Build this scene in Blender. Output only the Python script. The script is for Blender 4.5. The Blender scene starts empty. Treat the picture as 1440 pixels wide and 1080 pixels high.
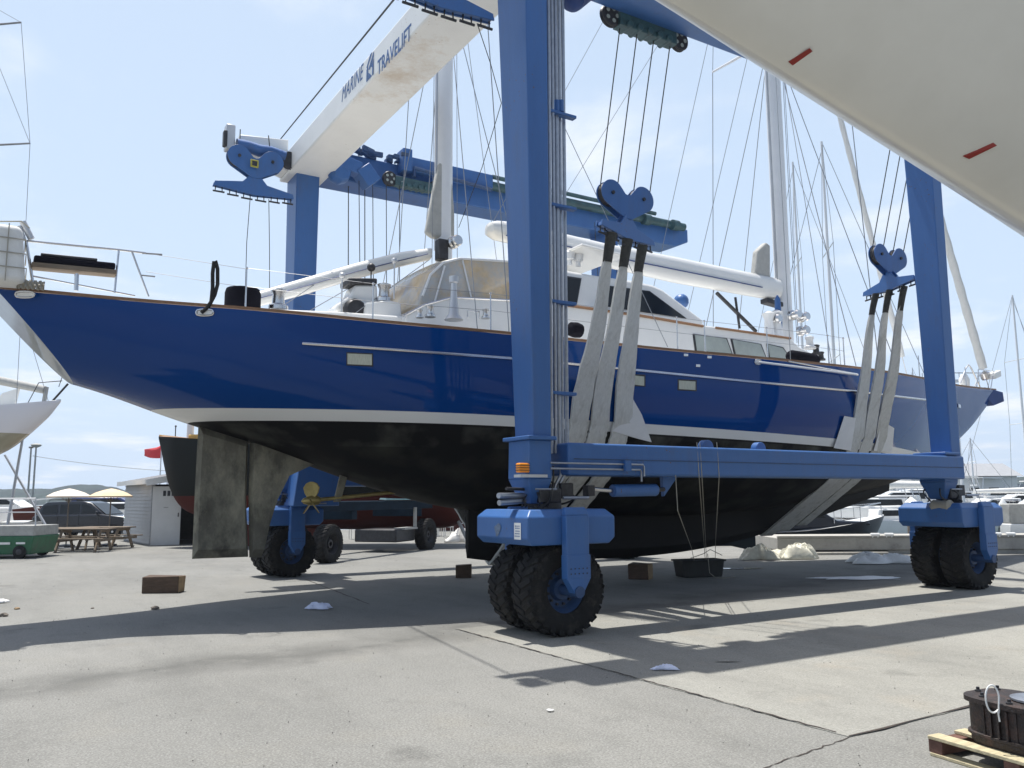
import bpy, bmesh, math, random
from mathutils import Vector, Matrix, Quaternion
random.seed(7)
R = math.radians
sc = bpy.context.scene
COL = sc.collection
# ------------------------------------------------------------ camera numbers (yard frame: +X along the hoist, +Y across it)
F = 1184.0; PITCH = R(7.67); ROLL = R(0.35); YAW = R(-31.54); EYE = (-6.08, -8.70, 1.70)
def ray(px, py):
    x = (px-720)/F; y = -(py-540)/F
    c, s = math.cos(-ROLL), math.sin(-ROLL); x, y = x*c-y*s, x*s+y*c
    fy = math.cos(PITCH)-y*math.sin(PITCH); fz = math.sin(PITCH)+y*math.cos(PITCH)
    cy, sy = math.cos(YAW), math.sin(YAW)
    return (x*cy-fy*sy, x*sy+fy*cy, fz)
def _at(px, py, i, v):
    d = ray(px, py); t = (v-EYE[i])/d[i]
    return Vector([EYE[k]+d[k]*t for k in range(3)])
def aX(px, py, v): return _at(px, py, 0, v)
def aY(px, py, v): return _at(px, py, 1, v)
def aZ(px, py, v=0.0): return _at(px, py, 2, v)
FWD = Vector((-math.sin(YAW), math.cos(YAW), 0)); LAT = Vector((math.cos(YAW), math.sin(YAW), 0))
def cw(lat, fwd, z=0.0):
    return Vector((EYE[0], EYE[1], 0)) + LAT*lat + FWD*fwd + Vector((0, 0, z))
def aD(px, py, D):          # point at forward distance D
    d = Vector(ray(px, py)); return Vector(EYE) + d*(D/d.dot(FWD))
# ------------------------------------------------------------ materials
MATS = {}
def mat(name, col, rough=0.6, metal=0.0, var=0.12, vs=3.0, bump=0.0, bs=40.0, coat=0.0, spec=0.5, dirt=None, ds=1.2, dlo=0.55, dhi=0.75, alpha=1.0, stretch=None, trans=0.0):
    m = bpy.data.materials.new(name); m.use_nodes = True
    nt = m.node_tree; N = nt.nodes; L = nt.links; b = N['Principled BSDF']
    b.inputs['Roughness'].default_value = rough; b.inputs['Metallic'].default_value = metal
    b.inputs['Coat Weight'].default_value = coat; b.inputs['Coat Roughness'].default_value = 0.05
    b.inputs['Specular IOR Level'].default_value = spec
    b.inputs['Alpha'].default_value = alpha; b.inputs['Transmission Weight'].default_value = trans
    tc = N.new('ShaderNodeTexCoord'); mp = N.new('ShaderNodeMapping'); L.new(tc.outputs['Object'], mp.inputs[0])
    if stretch: mp.inputs['Scale'].default_value = stretch
    n = N.new('ShaderNodeTexNoise'); n.inputs['Scale'].default_value = vs; n.inputs['Detail'].default_value = 6; n.inputs['Roughness'].default_value = 0.65
    L.new(mp.outputs[0], n.inputs[0])
    r = N.new('ShaderNodeMapRange'); r.inputs[1].default_value = 0.3; r.inputs[2].default_value = 0.7
    r.inputs[3].default_value = 1-var; r.inputs[4].default_value = 1+var; L.new(n.outputs[0], r.inputs[0])
    mx = N.new('ShaderNodeVectorMath'); mx.operation = 'SCALE'; mx.inputs[0].default_value = col[:3]; L.new(r.outputs[0], mx.inputs['Scale'])
    out = mx.outputs[0]
    if dirt:
        n2 = N.new('ShaderNodeTexNoise'); n2.inputs['Scale'].default_value = ds; n2.inputs['Detail'].default_value = 8; n2.inputs['Roughness'].default_value = 0.7
        L.new(mp.outputs[0], n2.inputs[0])
        r2 = N.new('ShaderNodeMapRange'); r2.inputs[1].default_value = dlo; r2.inputs[2].default_value = dhi; L.new(n2.outputs[0], r2.inputs[0])
        mm = N.new('ShaderNodeMix'); mm.data_type = 'RGBA'; L.new(r2.outputs[0], mm.inputs[0]); L.new(out, mm.inputs[6]); mm.inputs[7].default_value = (*dirt, 1)
        out = mm.outputs[2]
    L.new(out, b.inputs['Base Color'])
    if bump:
        n3 = N.new('ShaderNodeTexNoise'); n3.inputs['Scale'].default_value = bs; n3.inputs['Detail'].default_value = 5; L.new(mp.outputs[0], n3.inputs[0])
        bp = N.new('ShaderNodeBump'); bp.inputs['Strength'].default_value = bump; bp.inputs['Distance'].default_value = 0.02
        L.new(n3.outputs[0], bp.inputs['Height']); L.new(bp.outputs[0], b.inputs['Normal'])
    MATS[name] = m; return m
HB = (0.040, 0.125, 0.34)
mat('hoist_blue', HB, 0.42, var=0.10, vs=1.6, bump=0.06, bs=14, dirt=(0.055, 0.085, 0.16), ds=1.6, dlo=0.52, dhi=0.9, stretch=(2.2, 2.2, .45))
mat('hoist_blue_dull', (0.03, 0.07, 0.17), 0.55, var=0.2, vs=5, bump=0.1, bs=30, dirt=(0.05, 0.06, 0.07), ds=4, dlo=0.55, dhi=0.7)
mat('beam_green', (0.035, 0.085, 0.10), 0.5, var=0.3, vs=6, dirt=(0.03, 0.03, 0.03), ds=5)
mat('white_beam', (0.80, 0.80, 0.78), 0.4, var=0.04, vs=1.5)
mat('white_paint', (0.80, 0.80, 0.78), 0.3, var=0.03, coat=0.3)
mat('gel_white', (0.78, 0.78, 0.76), 0.25, var=0.03, coat=0.4)
mat('spar_white', (0.76, 0.77, 0.78), 0.35, var=0.03)
mat('canvas_white', (0.72, 0.72, 0.70), 0.85, var=0.06, vs=6, bump=0.25, bs=9)
mat('canvas_grey', (0.42, 0.42, 0.40), 0.9, var=0.1, vs=8, bump=0.3, bs=12)
mat('navy', (0.02, 0.05, 0.18), 0.6)
mat('rubber', (0.013, 0.013, 0.014), 0.8, var=0.35, vs=9, bump=0.3, bs=60, spec=.3, dirt=(0.065, 0.06, 0.052), ds=6, dlo=0.52, dhi=0.8)
mat('black', (0.015, 0.015, 0.016), 0.6, var=0.3)
mat('black_cloth', (0.010, 0.010, 0.016), 0.95, var=0.3, bump=0.3, bs=20, spec=.08)
mat('steel', (0.62, 0.62, 0.63), 0.25, metal=1.0, var=0.08)
mat('pipe_metal', (0.34, 0.36, 0.40), 0.38, metal=0.8, var=0.15, vs=12)
mat('dark_metal', (0.05, 0.05, 0.055), 0.5, metal=0.5, var=0.3, vs=12)
mat('cable', (0.06, 0.06, 0.06), 0.5, metal=0.5)
mat('wire', (0.25, 0.26, 0.28), 0.4, metal=0.6)
mat('alu', (0.55, 0.56, 0.58), 0.4, metal=0.5, var=0.05)
mat('teak', (0.23, 0.12, 0.06), 0.6, var=0.25, vs=18, stretch=(.2, 3, 3))
mat('plank', (0.21, 0.165, 0.12), 0.8, var=0.3, vs=10, stretch=(.3, 3, 3), bump=0.3, bs=30)
mat('sling', (0.58, 0.58, 0.555), 0.9, var=0.10, vs=5, bump=0.35, bs=16, stretch=(6, 6, .8), dirt=(0.36, 0.35, 0.31), ds=1.1, dlo=.5, dhi=.78)
mat('sling_dark', (0.055, 0.055, 0.05), 0.9, var=0.4, vs=12, bump=0.4)
mat('pad_white', (0.70, 0.70, 0.70), 0.8, var=0.05, bump=0.15, bs=6)
mat('bronze', (0.42, 0.33, 0.13), 0.45, metal=0.7, var=0.2, vs=9)
mat('rudder_dark', (0.13, 0.122, 0.098), 0.8, var=0.4, vs=2.2, bump=0.2, bs=25, spec=.2, dirt=(0.36, 0.335, 0.25), ds=1.8, dlo=.45, dhi=.75, stretch=(1, 1, .6))
mat('antifoul', (0.010, 0.010, 0.011), 0.6, spec=.2, var=0.3, vs=1.6, bump=0.08)
mat('glass_dark', (0.012, 0.015, 0.018), 0.08, var=0.1, spec=.35)
mat('glass_pale', (0.34, 0.38, 0.36), 0.15, var=0.1, vs=4)
mat('curtain', (0.50, 0.51, 0.42), 0.7, var=0.15, vs=20, stretch=(4, 4, .3))
mat('canvas_thin', (0.80, 0.76, 0.66), 0.8, alpha=.62)
mat('vinyl', (0.70, 0.54, 0.34), 0.10, alpha=.74, var=0.35, vs=1.6, dirt=(0.50, 0.53, 0.56), ds=1.3, dlo=.42, dhi=.6, bump=0.3, bs=4)
mat('orange', (0.9, 0.30, 0.02), 0.3, var=0.1)
mat('red_tape', (0.28, 0.03, 0.02), 0.5)
mat('hull_cream', (0.80, 0.775, 0.70), 0.34, var=0.04, vs=0.7, coat=0.25, dirt=(0.71, 0.68, 0.60), ds=.6, dlo=.45, dhi=.8)
mat('wood_block', (0.085, 0.055, 0.038), 0.85, var=0.4, vs=14, bump=0.4, bs=40, stretch=(.4, 3, 3))
mat('wood_end', (0.30, 0.21, 0.12), 0.85, var=0.3, vs=14, bump=0.3)
mat('plastic_black', (0.02, 0.022, 0.022), 0.5, var=0.3, vs=7)
mat('sheet_white', (0.74, 0.74, 0.73), 0.6, var=0.07, vs=9, bump=0.4, bs=12)
mat('cloth_cream', (0.70, 0.68, 0.58), 0.8, var=0.15, vs=7, bump=0.5, bs=10)
mat('rag_blue', (0.62, 0.66, 0.82), 0.8, var=0.1)
mat('rope', (0.35, 0.33, 0.28), 0.9)
mat('rope_dark', (0.02, 0.02, 0.02), 0.9)
mat('pallet_wood', (0.46, 0.40, 0.26), 0.85, var=0.25, vs=8, bump=0.4, bs=35, stretch=(.3, 3, 3))
mat('pallet_dark', (0.12, 0.06, 0.045), 0.85, var=0.4, vs=8, bump=0.4)
mat('rust_iron', (0.020, 0.013, 0.012), 0.6, var=0.5, vs=10, bump=0.5, bs=50, dirt=(0.085, 0.042, 0.03), ds=7, dlo=.5, dhi=.7)
mat('concrete', (0.40, 0.385, 0.35), 0.85, var=0.15, vs=3, bump=0.3, bs=30, dirt=(0.22, 0.21, 0.19), ds=1.5, dlo=.5, dhi=.7)
mat('siding', (0.42, 0.43, 0.44), 0.75, var=0.06, vs=3)
mat('shed_white', (0.70, 0.70, 0.68), 0.6, var=0.05)
mat('roofing', (0.16, 0.16, 0.17), 0.9, var=0.2, vs=12)
mat('inside', (0.05, 0.045, 0.04), 0.9, var=0.3)
mat('car_paint', (0.010, 0.014, 0.024), 0.25, var=0.1, coat=0.3)
mat('umbrella_cream', (0.75, 0.66, 0.56), 0.85, var=0.05)
mat('umbrella_yellow', (0.72, 0.55, 0.36), 0.85, var=0.05)
mat('green_bin', (0.015, 0.11, 0.05), 0.5, var=0.2, vs=5, dirt=(0.05, 0.06, 0.05), ds=3)
mat('grey_board', (0.36, 0.36, 0.34), 0.8, var=0.2, vs=5)
mat('flag_red', (0.62, 0.05, 0.06), 0.8, var=0.1)
mat('red_bottom', (0.10, 0.018, 0.012), 0.75, var=0.25, vs=2)
mat('black_hull', (0.022, 0.026, 0.026), 0.35, var=0.2)
mat('gold', (0.6, 0.38, 0.1), 0.5)
mat('yellow', (0.40, 0.36, 0.05), 0.5)
mat('blue_boat', (0.03, 0.05, 0.16), 0.3)
mat('tin_roof', (0.30, 0.31, 0.33), 0.7)
mat('gutter', (0.20, 0.14, 0.12), 0.8)
mat('brass_gold', (0.42, 0.38, 0.25), 0.18, metal=0.6, var=0.35, vs=1.5)
mat('pole_wood', (0.20, 0.17, 0.14), 0.9, var=0.2)
mat('stone', (0.16, 0.14, 0.12), 0.95, var=0.3, bump=0.5)
mat('glass_lamp', (0.5, 0.5, 0.48), 0.2)
# ------------------------------------------------------------ mesh builder
class MB:
    def __init__(s): s.v = []; s.f = []; s.m = []; s.mi = 0
    def add(s, vs, fs):
        o = len(s.v); s.v += [tuple(v) for v in vs]; s.f += [tuple(i+o for i in f) for f in fs]; s.m += [s.mi]*len(fs); return s
    def box(s, x0, x1, y0, y1, z0, z1):
        return s.hexa([(x0,y0,z0),(x1,y0,z0),(x1,y1,z0),(x0,y1,z0)], [(x0,y0,z1),(x1,y0,z1),(x1,y1,z1),(x0,y1,z1)])
    def hexa(s, a, b):
        n = len(a)
        return s.add(list(a)+list(b), [tuple(reversed(range(n))), tuple(range(n, 2*n))]+[(i, (i+1) % n, n+(i+1) % n, n+i) for i in range(n)])
    def obox(s, c, ax, ay, az):        # oriented box: centre and three half-vectors
        c = Vector(c); ax, ay, az = Vector(ax), Vector(ay), Vector(az)
        q = [(-1,-1),(1,-1),(1,1),(-1,1)]
        return s.hexa([c+ax*i+ay*j-az for i, j in q], [c+ax*i+ay*j+az for i, j in q])
    def tube(s, p0, p1, r0, r1=None, n=8, cap=True):
        return s.path([p0, p1], [r0, r0 if r1 is None else r1], n, cap)
    def path(s, pts, r, n=6, cap=True, flat=1.0):
        pts = [Vector(p) for p in pts]
        if not isinstance(r, (list, tuple)): r = [r]*len(pts)
        o = len(s.v); up = None; rings = []
        for i, p in enumerate(pts):
            t = (pts[min(i+1, len(pts)-1)]-pts[max(i-1, 0)]).normalized()
            if up is None:
                up = Vector((0, 0, 1)) if abs(t.z) < 0.9 else Vector((0, 1, 0))
            u = t.cross(up).normalized(); w = u.cross(t).normalized(); up = w
            rings.append([p+(u*math.cos(2*math.pi*k/n)+w*math.sin(2*math.pi*k/n)*flat)*r[i] for k in range(n)])
        vs = [v for q in rings for v in q]; fs = []
        for i in range(len(pts)-1):
            for k in range(n): fs.append((i*n+k, i*n+(k+1) % n, (i+1)*n+(k+1) % n, (i+1)*n+k))
        if cap: fs.append(tuple(reversed(range(n)))); fs.append(tuple(range((len(pts)-1)*n, len(pts)*n)))
        return s.add(vs, fs)
    def lathe(s, c, axis, prof, n=24, cap=True):   # prof: (offset along axis, radius)
        c = Vector(c); a = Vector(axis).normalized(); u = a.orthogonal().normalized(); w = a.cross(u)
        vs = [c+a*h+(u*math.cos(2*math.pi*k/n)+w*math.sin(2*math.pi*k/n))*max(r, 1e-4) for h, r in prof for k in range(n)]
        m = len(prof); fs = [(i*n+k, i*n+(k+1) % n, (i+1)*n+(k+1) % n, (i+1)*n+k) for i in range(m-1) for k in range(n)]
        if cap: fs.append(tuple(reversed(range(n)))); fs.append(tuple(range((m-1)*n, m*n)))
        return s.add(vs, fs)
    def prismY(s, pxz, y0, y1):          # polygon in X,Z extruded along Y
        return s.hexa([(x, y0, z) for x, z in pxz], [(x, y1, z) for x, z in pxz])
    def prismX(s, pyz, x0, x1):
        return s.hexa([(x0, y, z) for y, z in pyz], [(x1, y, z) for y, z in pyz])
    def prismZ(s, pxy, z0, z1):
        return s.hexa([(x, y, z0) for x, y in pxy], [(x, y, z1) for x, y in pxy])
    def plate(s, pts, d):                # polygon of points given a thickness vector
        d = Vector(d); return s.hexa([Vector(p) for p in pts], [Vector(p)+d for p in pts])
    def sphere(s, c, r, n=10, sz=1.0):
        c = Vector(c); k = n//2
        return s.lathe(c, (0, 0, 1), [(-r*sz*math.cos(math.pi*i/k), r*math.sin(math.pi*i/k)) for i in range(k+1)], n)
    def grid(s, rows, closed=False):
        n = len(rows[0]); vs = [p for q in rows for p in q]
        return s.add(vs, [(i*n+k, i*n+k+1, (i+1)*n+k+1, (i+1)*n+k) for i in range(len(rows)-1) for k in range(n-1)])
    def build(s, name, m, parent=None, smooth=False, bevel=0.0, seg=2, origin=None, recalc=True, subd=0, solid=0.0):
        me = bpy.data.meshes.new(name)
        if parent is not None: o = root_of(parent)
        elif origin is not None: o = Vector(origin)
        else:
            o = Vector((sum(v[0] for v in s.v)/len(s.v), sum(v[1] for v in s.v)/len(s.v), min(v[2] for v in s.v)))
        me.from_pydata([tuple(Vector(v)-o) for v in s.v], [], s.f)
        ms = m if isinstance(m, (list, tuple)) else [m]
        for q in ms: me.materials.append(MATS[q] if isinstance(q, str) else q)
        for p, i in zip(me.polygons, s.m): p.material_index = min(i, len(ms)-1)
        if recalc:
            bm = bmesh.new(); bm.from_mesh(me); bmesh.ops.recalc_face_normals(bm, faces=bm.faces); bm.to_mesh(me); bm.free()
        ob = bpy.data.objects.new(name, me); COL.objects.link(ob)
        if smooth:
            me.polygons.foreach_set('use_smooth', [True]*len(me.polygons))
            me.set_sharp_from_angle(angle=R(38))
        if parent is not None: ob.parent = parent
        else: ob.location = o
        if solid:
            q = ob.modifiers.new('s', 'SOLIDIFY'); q.thickness = solid; q.offset = 0
        if bevel:
            q = ob.modifiers.new('b', 'BEVEL'); q.width = bevel; q.segments = seg; q.limit_method = 'ANGLE'; q.angle_limit = R(35); q.harden_normals = False
            me.polygons.foreach_set('use_smooth', [True]*len(me.polygons)); me.set_sharp_from_angle(angle=R(38))
        if subd:
            q = ob.modifiers.new('u', 'SUBSURF'); q.levels = subd; q.render_levels = subd
        return ob
def root_of(o):
    p = Vector(o.location)
    while o.parent: o = o.parent; p = p+Vector(o.location)
    return p
def tag(o, label, cat, group=None, kind=None):
    if label: o['label'] = label
    if cat: o['category'] = cat
    if group: o['group'] = group
    if kind: o['kind'] = kind
    return o
def thing(name, loc, label, cat, group=None):
    o = bpy.data.objects.new(name, None); COL.objects.link(o); o.location = loc; o.empty_display_size = 0.2
    return tag(o, label, cat, group)
def dup(root, loc=None, rz=None, label=None, scale=None, parent=None):
    r = root.copy(); COL.objects.link(r)
    if parent is not None: r.parent = parent
    if loc is not None: r.location = loc
    if rz is not None: r.rotation_euler = (0, 0, rz)
    if scale: r.scale = (scale,)*3
    if label: r['label'] = label
    for ch in root.children:
        dup(ch, parent=r)
    return r
def spin(root, rz): root.rotation_euler = (0, 0, rz)
V = Vector
# ------------------------------------------------------------ camera, world, sun
cam_d = bpy.data.cameras.new('camera'); cam = bpy.data.objects.new('camera', cam_d); COL.objects.link(cam)
cam_d.sensor_width = 36; cam_d.lens = 36*F/1440; cam_d.clip_start = 0.1; cam_d.clip_end = 5000
cam.location = EYE
cam.rotation_euler = (Matrix.Rotation(YAW, 3, 'Z') @ Matrix.Rotation(R(90)+PITCH, 3, 'X') @ Matrix.Rotation(-ROLL, 3, 'Z')).to_euler()
sc.camera = cam
SUN = V((-0.05, 0.262, 1)).normalized()
elev = math.asin(SUN.z); azim = math.atan2(SUN.x, SUN.y)
w = bpy.data.worlds.new('World'); sc.world = w; w.use_nodes = True
nt = w.node_tree; N = nt.nodes; L = nt.links; bg = N['Background']
sky = N.new('ShaderNodeTexSky'); sky.sky_type = 'NISHITA'; sky.sun_disc = False; sky.sun_elevation = elev; sky.sun_rotation = azim
sky.air_density = 1.0; sky.dust_density = 2.5; sky.ozone_density = 1.6; sky.altitude = 0
tc = N.new('ShaderNodeTexCoord'); sp = N.new('ShaderNodeSeparateXYZ'); L.new(tc.outputs['Generated'], sp.inputs[0])
def mth(op, a, b=None):
    n = N.new('ShaderNodeMath'); n.operation = op
    for i, q in enumerate((a, b)):
        if q is None: continue
        if isinstance(q, (int, float)): n.inputs[i].default_value = q
        else: L.new(q, n.inputs[i])
    return n.outputs[0]
zc = mth('MAXIMUM', mth('ADD', sp.outputs[2], 0.10), 0.03)
cv = N.new('ShaderNodeCombineXYZ'); L.new(mth('DIVIDE', sp.outputs[0], zc), cv.inputs[0]); L.new(mth('DIVIDE', sp.outputs[1], zc), cv.inputs[1])
cn = N.new('ShaderNodeTexNoise'); cn.inputs['Scale'].default_value = 1.35; cn.inputs['Detail'].default_value = 9; cn.inputs['Roughness'].default_value = 0.56; cn.inputs['Distortion'].default_value = 0.15
mpc = N.new('ShaderNodeMapping'); mpc.inputs['Location'].default_value = (2.3, 0.7, 0); mpc.inputs['Rotation'].default_value = (0, 0, 0.5); mpc.inputs['Scale'].default_value = (1, .9, 1)
L.new(cv.outputs[0], mpc.inputs[0]); L.new(mpc.outputs[0], cn.inputs[0])
cr = N.new('ShaderNodeMapRange'); cr.interpolation_type = 'SMOOTHSTEP'; cr.inputs[1].default_value = 0.50; cr.inputs[2].default_value = 0.74; cr.inputs[3].default_value = 0; cr.inputs[4].default_value = 0.8
L.new(cn.outputs[0], cr.inputs[0])
# hazy summer air: a pale veil that thickens towards the horizon, then thin high cloud
veil = N.new('ShaderNodeMapRange'); veil.inputs[1].default_value = 0.0; veil.inputs[2].default_value = 0.65; veil.inputs[3].default_value = 0.93; veil.inputs[4].default_value = 0.70
L.new(sp.outputs[2], veil.inputs[0])
m1 = N.new('ShaderNodeMix'); m1.data_type = 'RGBA'; # the veil is brightest low down and on the sunward side; overhead and away from the sun the air is clearer
def rmp(src, a, b_, c, d):
    n = N.new('ShaderNodeMapRange'); n.interpolation_type = 'SMOOTHSTEP'; n.inputs[1].default_value = a; n.inputs[2].default_value = b_; n.inputs[3].default_value = c; n.inputs[4].default_value = d; L.new(src, n.inputs[0]); return n.outputs[0]
clear = mth('MULTIPLY', rmp(sp.outputs[2], .50, .88, 1.0, .06), rmp(sp.outputs[1], -.9, .15, .42, 1.0))
L.new(mth('MULTIPLY', veil.outputs[0], clear), m1.inputs[0]); L.new(sky.outputs[0], m1.inputs[6]); m1.inputs[7].default_value = (5.7, 7.0, 8.7, 1)
m2 = N.new('ShaderNodeMix'); m2.data_type = 'RGBA'; L.new(mth('MULTIPLY', cr.outputs[0], clear), m2.inputs[0]); L.new(m1.outputs[2], m2.inputs[6]); m2.inputs[7].default_value = (8.6, 8.75, 9.0, 1)
L.new(m2.outputs[2], bg.inputs[0]); bg.inputs[1].default_value = 0.10
sd = bpy.data.lights.new('sun', 'SUN'); sd.energy = 5.0; sd.angle = R(0.53); sd.color = (1, 0.965, 0.90)
so = bpy.data.objects.new('sun', sd); COL.objects.link(so); so.rotation_euler = SUN.to_track_quat('Z', 'Y').to_euler(); so.location = (0, 0, 40)
sc.view_settings.view_transform = 'Standard'; sc.view_settings.look = 'None'; sc.view_settings.exposure = 0.34; sc.view_settings.gamma = 1
sc.cycles.max_bounces = 6; sc.cycles.diffuse_bounces = 3; sc.cycles.glossy_bounces = 3; sc.cycles.transparent_max_bounces = 8
# ------------------------------------------------------------ ground
def ground_mat(name, c1, c2, spk, warm):
    m = mat(name, c1, 0.9, var=0.0)
    nt = m.node_tree; N = nt.nodes; L = nt.links; b = N['Principled BSDF']; b.inputs['Specular IOR Level'].default_value = 0.25
    tc = N.new('ShaderNodeTexCoord')
    def noise(s, d=6, r=.6, sc_=None):
        n = N.new('ShaderNodeTexNoise'); n.inputs['Scale'].default_value = s; n.inputs['Detail'].default_value = d; n.inputs['Roughness'].default_value = r
        if sc_:
            q = N.new('ShaderNodeMapping'); q.inputs['Scale'].default_value = sc_; q.inputs['Rotation'].default_value = (0, 0, 0.25); L.new(tc.outputs['Object'], q.inputs[0]); L.new(q.outputs[0], n.inputs[0])
        else: L.new(tc.outputs['Object'], n.inputs[0])
        return n.outputs[0]
    def rng(x, a, b_, c, d):
        n = N.new('ShaderNodeMapRange'); n.inputs[1].default_value = a; n.inputs[2].default_value = b_; n.inputs[3].default_value = c; n.inputs[4].default_value = d; L.new(x, n.inputs[0]); return n.outputs[0]
    def mix(f, a, b_, mode='MIX'):
        n = N.new('ShaderNodeMix'); n.data_type = 'RGBA'; n.blend_type = mode; L.new(f, n.inputs[0])
        for i, q in ((6, a), (7, b_)):
            if isinstance(q, tuple): n.inputs[i].default_value = (*q, 1)
            else: L.new(q, n.inputs[i])
        return n.outputs[2]
    col = mix(rng(noise(0.16, 5, .6), .35, .68, 0, 1), c1, c2)
    col = mix(rng(noise(0.55, 7, .7, (1, .35, 1)), .46, .72, 0, .62), col, tuple(q*.60 for q in c1))     # oily drags
    col = mix(rng(noise(1.7, 8, .75), .54, .72, 0, .42), col, tuple(q*.55 for q in c1))     # blotches
    col = mix(rng(noise(0.9, 6, .6), .56, .8, 0, .6), col, warm)
    col = mix(rng(noise(0.75, 5, .55), .63, .70, 0, .5), col, tuple(q*.48 for q in c1))     # oil spots
    vor = N.new('ShaderNodeTexVoronoi'); vor.inputs['Scale'].default_value = 60; L.new(tc.outputs['Object'], vor.inputs[0])
    col = mix(rng(vor.outputs['Distance'], 0.0, .55, spk, 0), col, tuple(min(1, q*2.1) for q in c1))
    v2 = noise(60, 4, .75)
    col = mix(rng(v2, .45, .62, 0, spk*1.3), col, tuple(q*.45 for q in c1))
    # broad dark drag of tyres and oil across the yard, wandering a little
    pa, pb_ = aZ(-40, 975), aZ(690, 880); dd = (pb_-pa).normalized(); nn_ = V((-dd.y, dd.x, 0))
    ds_ = N.new('ShaderNodeVectorMath'); ds_.operation = 'SUBTRACT'; L.new(tc.outputs['Object'], ds_.inputs[0]); ds_.inputs[1].default_value = tuple(pa)
    dt = N.new('ShaderNodeVectorMath'); dt.operation = 'DOT_PRODUCT'; L.new(ds_.outputs[0], dt.inputs[0]); dt.inputs[1].default_value = tuple(nn_)
    wob = rng(noise(.35, 3), .3, .7, -.5, .5); sm = N.new('ShaderNodeMath'); sm.operation = 'ADD'; L.new(dt.outputs['Value'], sm.inputs[0]); L.new(wob, sm.inputs[1])
    ab = N.new('ShaderNodeMath'); ab.operation = 'ABSOLUTE'; L.new(sm.outputs[0], ab.inputs[0])
    band = rng(ab.outputs[0], .0, .8, .75, 0); ml = N.new('ShaderNodeMath'); ml.operation = 'MULTIPLY'; L.new(band, ml.inputs[0]); L.new(rng(noise(1.2, 7, .7), .33, .52, 0.15, 1), ml.inputs[1])
    col = mix(ml.outputs[0], col, tuple(q*.5 for q in c1))
    # hairline cracks
    vc = N.new('ShaderNodeTexVoronoi'); vc.feature = 'DISTANCE_TO_EDGE'; vc.inputs['Scale'].default_value = 0.13
    q = N.new('ShaderNodeVectorMath'); q.operation = 'ADD'; nn = N.new('ShaderNodeTexNoise'); nn.inputs['Scale'].default_value = 0.9; nn.inputs['Detail'].default_value = 6
    L.new(tc.outputs['Object'], nn.inputs[0]); s2 = N.new('ShaderNodeVectorMath'); s2.operation = 'SCALE'; s2.inputs['Scale'].default_value = 2.2; L.new(nn.outputs['Color'], s2.inputs[0])
    L.new(tc.outputs['Object'], q.inputs[0]); L.new(s2.outputs[0], q.inputs[1]); L.new(q.outputs[0], vc.inputs[0])
    col = mix(rng(vc.outputs['Distance'], 0.0008, .0028, .10, 0), col, (0.05, 0.048, 0.045))
    for l in list(b.inputs['Base Color'].links): L.remove(l)
    L.new(col, b.inputs['Base Color'])
    bp = N.new('ShaderNodeBump'); bp.inputs['Strength'].default_value = .5; bp.inputs['Distance'].default_value = .006; L.new(noise(90, 4, .7), bp.inputs['Height']); L.new(bp.outputs[0], b.inputs['Normal'])
    return m
ground_mat('asphalt', (0.198, 0.198, 0.187), (0.262, 0.259, 0.243), .45, (0.262, 0.248, 0.212))
ground_mat('slab', (0.256, 0.254, 0.234), (0.304, 0.298, 0.270), .3, (0.335, 0.290, 0.228))
def ngon_sheet(name, pts, z, m, thick, kind='structure', n=None):
    b = MB(); b.prismZ([(p[0], p[1]) for p in pts], z-thick, z); o = b.build(name, m, origin=(0, 0, 0)); o['kind'] = kind; return o
yard = [cw(-140, -30), cw(60, -30), cw(60, 24), cw(7.5, 25.5), cw(7.5, 47), cw(-140, 47)]
ngon_sheet('ground', yard, 0.0, 'asphalt', 2.2)
SC_ = aZ(1195, 1037); SL = aZ(640, 885); SR = aZ(1440, 975)
du = (SL-SC_); dr = (SR-SC_).normalized()
slab = [SC_, SC_+dr*26, SC_+dr*26+du*1.0+V((0, 0, 0)), SL+du*0.0]
# concrete apron: rough edges so that the joint with the asphalt wanders a little
def rough_edge(a, b, n, amp):
    out = []; d = (b-a); nn = V((-d.y, d.x, 0)).normalized()
    for i in range(n): out.append(a+d*(i/n)+nn*(random.uniform(-amp, amp) if i else 0))
    return out
pts = rough_edge(SC_, slab[1], 90, .018)+rough_edge(slab[1], slab[2], 2, 0)+rough_edge(slab[2], SL, 2, 0)+rough_edge(SL, SC_, 60, .02)
ngon_sheet('concrete_apron', pts, 0.006, 'slab', 0.005)
# open joints round the apron
def crack(pa, pb, wd, name, z=.0105, n=70, amp=.012):
    b = MB(); d = pb-pa; nn = V((-d.y, d.x, 0)).normalized(); rows = []
    for i in range(n+1):
        c = pa+d*(i/n)+nn*random.uniform(-amp, amp); h = wd*random.uniform(.25, 1)
        rows.append([c+nn*h+V((0, 0, z)), c-nn*h+V((0, 0, z))])
    b.grid(rows); o = b.build(name, 'crack_dirt', origin=(0, 0, 0)); o['kind'] = 'structure'
mat('crack_dirt', (0.045, 0.035, 0.03), 0.95, var=.5, vs=20)
mat('crack_pale', (0.30, 0.27, 0.21), 0.95, var=.5, vs=8)
crack(SC_, SC_+dr*26, .016, 'ground_joint')
crack(SC_+du*.02, SC_+du*.99, .012, 'ground_joint')
crack(SC_, aZ(1062, 1085), .007, 'ground_joint', n=24, z=.004)
crack(aZ(430, 815), aZ(520, 850), .02, 'ground_joint', n=30, z=.004)
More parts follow.
